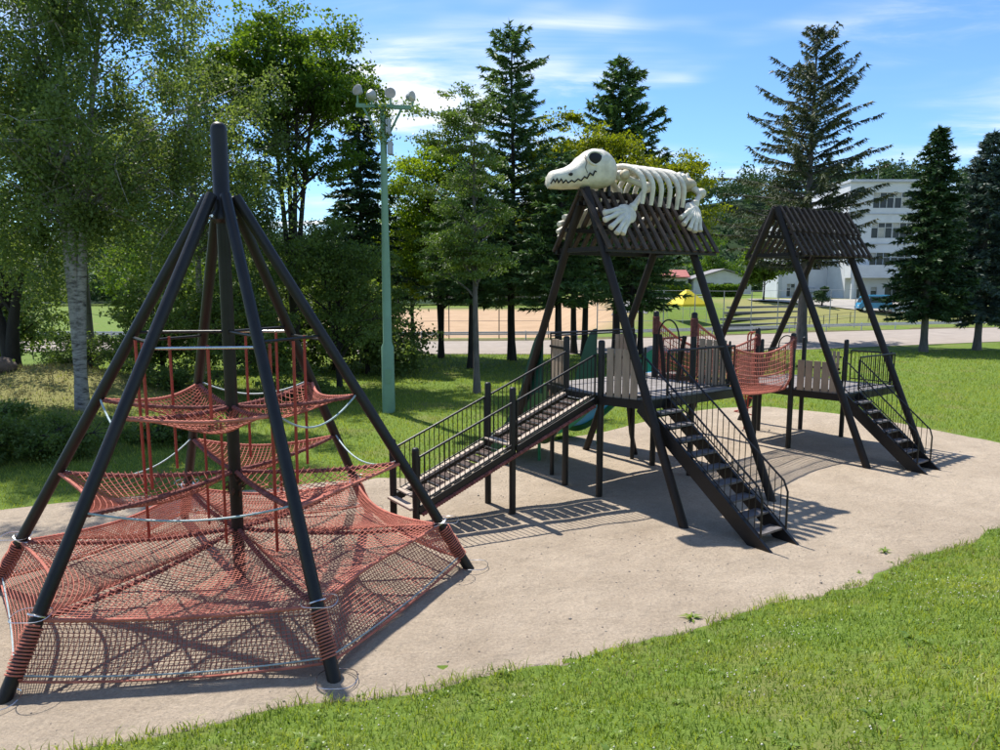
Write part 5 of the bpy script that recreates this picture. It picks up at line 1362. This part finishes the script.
# balcony slab over the entrance, railing wall, steps
MB().box((3.9, -.9, 3.55), (8.2, 1.8, .22)).box((3.9, -1.74, 4.35), (8.2, .12, 1.4)).box((-.14, -.9, 4.35), (.12, 1.56, 1.4)).box((7.94, -.9, 4.35), (.12, 1.56, 1.4)).build('balcony', M_white, SB)
for i in range(2): MB().box((2.0, -1.2 - .3 * i, .35 - .18 * i), (2.6, .9 + .3 * i, .7 - .3 * i)).build('planter_wall', M_white2, SB)
for x in (.2, 7.7): MB().box((x, -1.6, 1.72), (.3, .3, 3.4)).build('column', M_white, SB)
for z in (3.75, 7.5, 11.25): MB().box((4.55, -.06, z + .25), (9.1, .1, .12)).build('ledge', M_white2, SB)
for x, y in ((2, 3), (6.5, 6)): MB().tube([(x, y, H + .3), (x, y, H + 2.6)], .03, 6).build('aerial', M_white2, SB)
# left wing, set back
HW = 11.6
holes = []
for fl in range(0, 3): holes += [(-5.4, -4.3, fl * 3.6 + 1.0, fl * 3.6 + 2.7)] + ([(-2.6, -.9, fl * 3.6 + 1.0, fl * 3.6 + 2.7)] if fl else [])
wall_with_holes(-6.2, -.01, 0, HW, 5.0, holes).build('wall', M_white, SB)
MB().box((-6.05, 8.5, HW / 2), (.3, 6.4, HW - .01)).box((-3.1, 11.6, HW / 2), (5.6, .3, HW - .01)).build('wall', M_white, SB)
MB().box((-3.2, 8.4, HW + .12), (6.6, 7.2, .22)).build('roof', M_white2, SB)
for fl in range(0, 3):
    window(SB, -5.4, -4.3, fl * 3.6 + 1.0, fl * 3.6 + 2.7, 5.14, 2, curtain=True)
    if fl: window(SB, -2.6, -.9, fl * 3.6 + 1.0, fl * 3.6 + 2.7, 5.14, 3)
MB().box((-6.5, 4.9, HW / 2 - .2), (.5, .5, HW - .4)).build('pilaster', M_white2, SB)
MB().box((-3.5, 4.9, HW / 2 - .2), (.4, .3, HW - .4)).build('pilaster', M_white2, SB)
MB().cbox((-2.2, 4.7, 1.9), (.8, .4, .7), .04).build('air_unit', M_white2, SB)
MB().tube([(-3.2, 4.9, 3.3), (-2.7, 4.9, 3.2), (-2.6, 4.9, 1.6), (-2.5, 4.9, 1.5)], .05, 6).build('duct', M_winf, SB)

# low house with red and grey roof
hx, hy = 34.2, 122.0
HO = thing('low_house', 'low pale house with red and grey roof beyond the hedges', 'house', (hx, hy, float(ground_z(hx, hy)) + .2))
MB().prism([(-2.0, 0), (7.6, 0), (7.6, 2.6), (2.9, 4.0), (-2.0, 2.6)], -3, 3).build('wall', pm('pale_wall', (.50, .52, .53), .8, .08, 1, .1, 5), HO)
MB().prism([(-2.6, 2.56), (2.9, 4.25), (8.2, 2.56), (8.2, 2.42), (2.9, 4.08), (-2.6, 2.42)], -3.6, 3.6).build('roof', pm('grey_roof', (.20, .185, .18), .7, .15, 2, .2, 12), HO)
MB().prism([(-7.5, 2.9), (-2.61, 2.9), (-2.61, 2.75), (-7.5, 2.75)], -3.4, 0).add([(-7.5, -3.4, 2.74), (-2.61, -3.4, 2.74), (-2.61, -.2, 4.1), (-7.5, -.2, 4.1), (-7.5, 3, 2.74), (-2.61, 3, 2.74)], [(0, 1, 2, 3), (3, 2, 5, 4), (0, 3, 4), (1, 5, 2)]).build('roof', pm('red_roof', (.36, .11, .085), .6, .15, 2, .2, 12), HO)
MB().box((-5.1, .2, 1.36), (4.6, 5.2, 2.7)).build('wall', MATS['pale_wall'], HO)
for x in (0, 3.0, 5.6): piece('window', (x, -3.02, 1.4), (x + 1.3, -3.02, 1.4), .05, 1.0, M_pane, HO)

# cars by the school
def car(label, x, y, rz_, L, W, Ht, mat, van, group='parked cars'):
    o = thing('parked_car', label, 'car', (x, y, float(ground_z(x, y)) + .02), rz_, group)
    h = Ht
    if van: prof = [(-L / 2, .35), (-L / 2 + .03, .95), (-L / 2 + .12, h - .12), (-L / 2 + .4, h), (L / 2 - .95, h), (L / 2 - .55, h - .15), (L / 2 - .22, .98), (L / 2 - .05, .80), (L / 2, .38)]
    else: prof = [(-L / 2, .35), (-L / 2 + .02, .90), (-L / 2 + .35, h - .25), (-L / 2 + .75, h), (.35, h), (1.0, .98), (L / 2 - .15, .82), (L / 2, .55), (L / 2, .35)]
    body = MB()
    n = len(prof); vv = []
    for yy, sx in ((-W / 2, .93), (-W / 2 + .07, 1), (W / 2 - .07, 1), (W / 2, .93)):
        for (px, pz) in prof:
            tum = 0 if pz < 1 else (pz - 1) / (h - 1) * .09
            vv.append((px * (sx * .02 + .98), yy * (1 - tum * 2 / W * .9), pz if sx == 1 else .35 + (pz - .35) * .975))
    ff = [tuple(range(n)), tuple(range(4 * n - 1, 3 * n - 1, -1))]
    for r in range(3):
        for i in range(n): ff.append((r * n + i, r * n + n + i, r * n + n + (i + 1) % n, r * n + (i + 1) % n))
    body.add(vv, ff); body.build('body', mat, o, True)
    zlo, zhi = (1.0, h - .2); xr = [(-L / 2 + .3, -L / 6), (-L / 6 + .1, L / 6), (L / 6 + .1, L / 2 - .75)] if van else [(-L / 2 + .55, -.35), (-.27, .55)]
    for s in (-1, 1):
        for (a, b) in xr:
            yy = s * (W / 2 - .012); m = MB()
            m.add([(a, yy, zlo), (b + .12, yy, zlo), (b, yy - s * .055, zhi), (a + .05, yy - s * .055, zhi), (a, yy + s * .006, zlo), (b + .12, yy + s * .006, zlo), (b, yy - s * .045, zhi), (a + .05, yy - s * .045, zhi)], [(0, 1, 2, 3), (7, 6, 5, 4), (0, 4, 5, 1), (1, 5, 6, 2), (2, 6, 7, 3), (3, 7, 4, 0)])
            m.build('side_window', M_pane, o)
        for wx in (-L / 2 + .62, L / 2 - .62):
            q = Matrix.Rotation(PI / 2, 3, 'X')
            wl_ = MB().lathe([(.12, -.09), (.28, -.10), (.30, -.07), (.30, .07), (.28, .10), (.12, .09)], (wx, s * (W / 2 - .08), .30), 18, q).build('wheel', pm('tyre', (.02, .02, .02), .8, .2, 5, 0), o, True)
            MB().lathe([(.02, -.105), (.18, -.10), (.18, .10), (.02, .105)], (wx, s * (W / 2 - .08), .30), 14, q).build('rim', M_chrome, wl_, True)
        MB().cbox((L / 2 - .04, s * (W / 2 - .2), .68), (.1, .24, .16), .02).build('headlight', pm('headlight', (.7, .7, .7), .15, .1, 3, 0), o)
        MB().cbox((-L / 2 + .03, s * (W / 2 - .12), .9), (.1, .12, .3), .02).build('tail_light', pm('tail_light', (.4, .02, .02), .3, .1, 3, 0), o)
    dx = .55 if van else 1.0
    if van: MB().add([(L / 2 - .225, -W / 2 + .15, 1.02), (L / 2 - .225, W / 2 - .15, 1.02), (L / 2 - .53, W / 2 - .2, h - .2), (L / 2 - .53, -W / 2 + .2, h - .2)], [(0, 1, 2, 3)]).build('windscreen', M_pane, o)
    else: MB().add([(.98, -W / 2 + .15, 1.02), (.98, W / 2 - .15, 1.02), (.40, W / 2 - .2, h - .06), (.40, -W / 2 + .2, h - .06)], [(0, 1, 2, 3)]).build('windscreen', M_pane, o)
    return o
car('bright blue boxy van parked before the white building', 41.6, 79.5, R(172), 3.5, 1.55, 1.85, pm('blue_car_paint', (.02, .20, .36), .25, .05, 1, 0, spec=.7), True)
car('silver-grey hatchback parked right of the blue van', 45.3, 79.0, R(168), 3.9, 1.66, 1.5, pm('silver_car_paint', (.36, .40, .44), .25, .05, 1, 0, spec=.7), False)
car('dark grey hatchback behind the dark spruce', 48.6, 80.2, R(176), 3.9, 1.66, 1.5, pm('grey_car_paint', (.09, .11, .13), .25, .05, 1, 0, spec=.7), False)

# yellow canopy tent
tx, ty = 18.6, 71.0; tz = float(ground_z(tx, ty))
TE = thing('canopy_tent', 'bright yellow canopy tent beyond the road', 'tent', (tx, ty, tz), R(20))
m_y = pm('yellow_canvas', (.66, .52, .015), .7, .08, 2, .2, 10)
zb_, zt_ = 1.85, 3.25
MB().add([(-1.4, -1.4, zb_), (1.4, -1.4, zb_), (1.4, 1.4, zb_), (-1.4, 1.4, zb_), (-.15, -.15, zt_), (.15, -.15, zt_), (.15, .15, zt_), (-.15, .15, zt_), (-1.4, -1.4, zb_ - .22), (1.4, -1.4, zb_ - .22), (1.4, 1.4, zb_ - .22), (-1.4, 1.4, zb_ - .22)],
         [(0, 1, 5, 4), (1, 2, 6, 5), (2, 3, 7, 6), (3, 0, 4, 7), (4, 5, 6, 7), (8, 9, 1, 0), (9, 10, 2, 1), (10, 11, 3, 2), (11, 8, 0, 3)]).build('canopy', m_y, TE)
for x in (-1.36, 1.36):
    for y in (-1.36, 1.36): MB().tube([(x, y, -.05), (x, y, zb_)], .025, 6).build('leg', M_winf, TE, True)

# concrete spectator steps on the slope and the grey path
STP = thing('spectator_steps', 'long low grey steps set into the slope before the building', 'steps', (0, 0, 0))
M_conc = pm('grey_concrete', (.15, .145, .14), .85, .2, 1.2, .3, 10)
for i in range(5):
    x0, x1 = 19.5 + i * 1.2, 29.5 + i * .9; yy = lambda x: float(np.interp(x, ROAD_F[:, 0], ROAD_F[:, 1])) + 4.5 + i * 2.3
    z = max(float(ground_z(x0, yy(x0))), float(ground_z(x1, yy(x1)))) + .04
    MB().bar((x0, yy(x0), z - .1), (x1, yy(x1), z - .1), .6, .24).build('step', M_conc, STP)
def drape_path(name, pts, w, mat, lift=.02):
    p = np.array(pts, float); d = np.concatenate([[0], np.cumsum(np.hypot(*np.diff(p, axis=0).T))]); s = np.linspace(0, d[-1], 60)
    c = np.stack([np.interp(s, d, p[:, i]) for i in (0, 1)], 1); t = np.gradient(c, axis=0); t /= np.linalg.norm(t, axis=1)[:, None]; nn = np.stack([-t[:, 1], t[:, 0]], 1)
    rows = [c + nn * w * q for q in (-.5, -.25, 0, .25, .5)]; v = np.stack(rows, 1).reshape(-1, 2)
    v = np.column_stack([v, ground_z(v[:, 0], v[:, 1]) + lift]); f = []
    for i in range(59):
        for j in range(4): k = i * 5 + j; f += [k, k + 1, k + 6, k + 5]
    return tag(np_mesh(name, v, np.array(f), 4, mat, smooth=True), kind='structure')
drape_path('footpath', [(13, 72), (17, 84), (24, 98), (33, 108)], 3.6, pm('path_asphalt', (.16, .155, .15), .9, .2, 1, .3, 12), .05)
drape_path('parking_area', [(30, 86), (40, 83.5), (56, 84)], 7.5, pm('parking_gravel', (.34, .31, .27), .9, .15, 1, .3, 12), .04)

# guard rail along the far side of the road
GR = thing('guard_rail', 'white steel guard rail along the far side of the road', 'guard rail', (0, 0, 0))
M_rail = pm('white_rail_paint', (.50, .53, .56), .5, .12, 2, .1, 10)
xs = np.linspace(-42, 74, 30); gp = [(x, float(np.interp(x, ROAD_F[:, 0], ROAD_F[:, 1])) + .75) for x in xs]
for k, (zo, th_) in enumerate(((.62, .14), (.48, .10))):
    m = MB()
    for (xa, ya), (xb, yb) in zip(gp[:-1], gp[1:]):
        m.bar((xa, ya - .05 * (1 - k), float(ground_z(xa, ya)) + zo), (xb, yb - .05 * (1 - k), float(ground_z(xb, yb)) + zo), .05, th_)
    m.build('rail', M_rail, GR)
for (x, y) in gp: z = float(ground_z(x, y)); MB().tube([(x, y + .06, z - .2), (x, y + .06, z + .75)], .05, 8).build('post', M_rail, GR, True)
# tall thin poles of the ball-stop fence with wires
def wire_fence(label, pts, h, r, mat, wires, spacing, cat='fence'):
    p = np.array(pts, float); d = np.concatenate([[0], np.cumsum(np.hypot(*np.diff(p, axis=0).T))]); s = np.arange(0, d[-1] + .01, spacing)
    q = np.stack([np.interp(s, d, p[:, i]) for i in (0, 1)], 1); zz_ = [float(ground_z(x, y)) for x, y in q]
    o = thing('wire_fence', label, cat, (q[0][0], q[0][1], zz_[0])); b0 = Vector((q[0][0], q[0][1], zz_[0]))
    P3 = [Vector((x, y, z)) - b0 for (x, y), z in zip(q, zz_)]
    for v in P3: MB().tube([v + Vector((0, 0, -.2)), v + Vector((0, 0, h))], r, 6).build('fence_post', mat, o, True)
    for w in wires:
        m = MB()
        for a, b in zip(P3[:-1], P3[1:]): m.tube([a + Vector((0, 0, w)), b + Vector((0, 0, w))], max(.012, r * .4), 5)
        m.build('wire', mat, o, True)
M_post = pm('grey_post', (.30, .32, .33), .5, .15, 3, 0); M_postD = pm('dark_post', (.06, .05, .045), .6, .2, 3, 0)
wire_fence('tall thin ball-stop fence posts before the steps', [(8, 58.5), (17, 62), (27, 66.5), (36, 70)], 3.8, .045, M_post, (.4, 1.2, 2.2, 3.75), 3.2)
wire_fence('dark handrail fence on the slope before the cars', [(28, 67.5), (36, 73), (42, 75), (52, 77)], 1.1, .04, M_postD, (.55, 1.08), 2.4)
wire_fence('thin wire fence on the grass behind the birches', [(-40, 40), (-26, 41), (-17, 42.5), (-9, 43)], 1.3, .035, M_postD, (.4, .8, 1.28), 2.6)
wire_fence('tall ball-stop fence at the edge of the dirt ground', [(-28, 57.5), (-8, 56.2), (6, 57.5)], 3.4, .04, M_postD, (.5, 1.4, 2.4, 3.3), 4.0)

# boulders on the mound
for i, (x, y, s, lb) in enumerate(((-17.2, 24.2, .62, 'brown boulder at the left edge on the mound'), (-15.9, 26.6, .5, 'dark boulder behind the birch'), (-19.6, 26.0, .55, 'grey boulder under the forked tree'))):
    g = np.random.default_rng(400 + i); b = MB().ell((0, 0, s * .3), (s, s * .75, s * .55), 14, 9)
    b.v = [tuple(np.array(p) * (1 + .22 * (float(fbm(p[0] * 2.3 / s + 9 + i, p[1] * 2.3 / s + p[2] * 3 / s + 9, 5)) - .5))) for p in b.v]
    o = b.build('boulder', pm('boulder_stone', (.14, .10, .08), .9, .35, 3, .8, 14, bdist=.05), None, True); o.location = (x, y, float(ground_z(x, y))); tag(o, lb, 'rock', 'boulders on the mound')

# person far away on the dirt ground
def person(x, y):
    z = float(ground_z(x, y)); o = thing('person', 'distant person in dark clothes standing on the dirt ground', 'person', (x, y, z))
    J = {'pel': (0, 0, .95, .13), 'ch': (0, 0, 1.32, .16), 'nk': (0, 0, 1.50, .06), 'hd': (0, -.02, 1.62, .10), 'tp': (0, -.01, 1.74, .07),
         'ls': (-.19, 0, 1.40, .06), 'le': (-.25, 0, 1.12, .045), 'lw': (-.24, -.06, .86, .035), 'lh': (-.24, -.08, .77, .03), 'rs': (.19, 0, 1.40, .06), 're': (.25, 0, 1.12, .045), 'rw': (.24, -.06, .86, .035), 'rh': (.24, -.08, .77, .03),
         'lk': (-.10, 0, .50, .065), 'la': (-.11, .02, .09, .045), 'lt': (-.12, -.14, .04, .04), 'rk': (.11, 0, .50, .065), 'ra': (.13, .02, .09, .045), 'rt': (.15, -.14, .04, .04), 'lp': (-.09, 0, .90, .085), 'rp': (.09, 0, .90, .085)}
    E_ = [('pel', 'ch'), ('ch', 'nk'), ('nk', 'hd'), ('hd', 'tp'), ('ch', 'ls'), ('ls', 'le'), ('le', 'lw'), ('lw', 'lh'), ('ch', 'rs'), ('rs', 're'), ('re', 'rw'), ('rw', 'rh'), ('pel', 'lp'), ('lp', 'lk'), ('lk', 'la'), ('la', 'lt'), ('pel', 'rp'), ('rp', 'rk'), ('rk', 'ra'), ('ra', 'rt')]
    ks = list(J); me = bpy.data.meshes.new('body'); me.from_pydata([J[k][:3] for k in ks], [(ks.index(a), ks.index(b)) for a, b in E_], [])
    ob = link('body', me, pm('dark_clothes', (.03, .03, .04), .8, .3, 3, 0), o)
    ob.modifiers.new('skin', 'SKIN'); sk = me.skin_vertices[0].data
    for i, k in enumerate(ks): sk[i].radius = (J[k][3],) * 2; sk[i].use_root = (k == 'pel')
    ob.modifiers.new('sub', 'SUBSURF').levels = 1
person(12.4, 92)
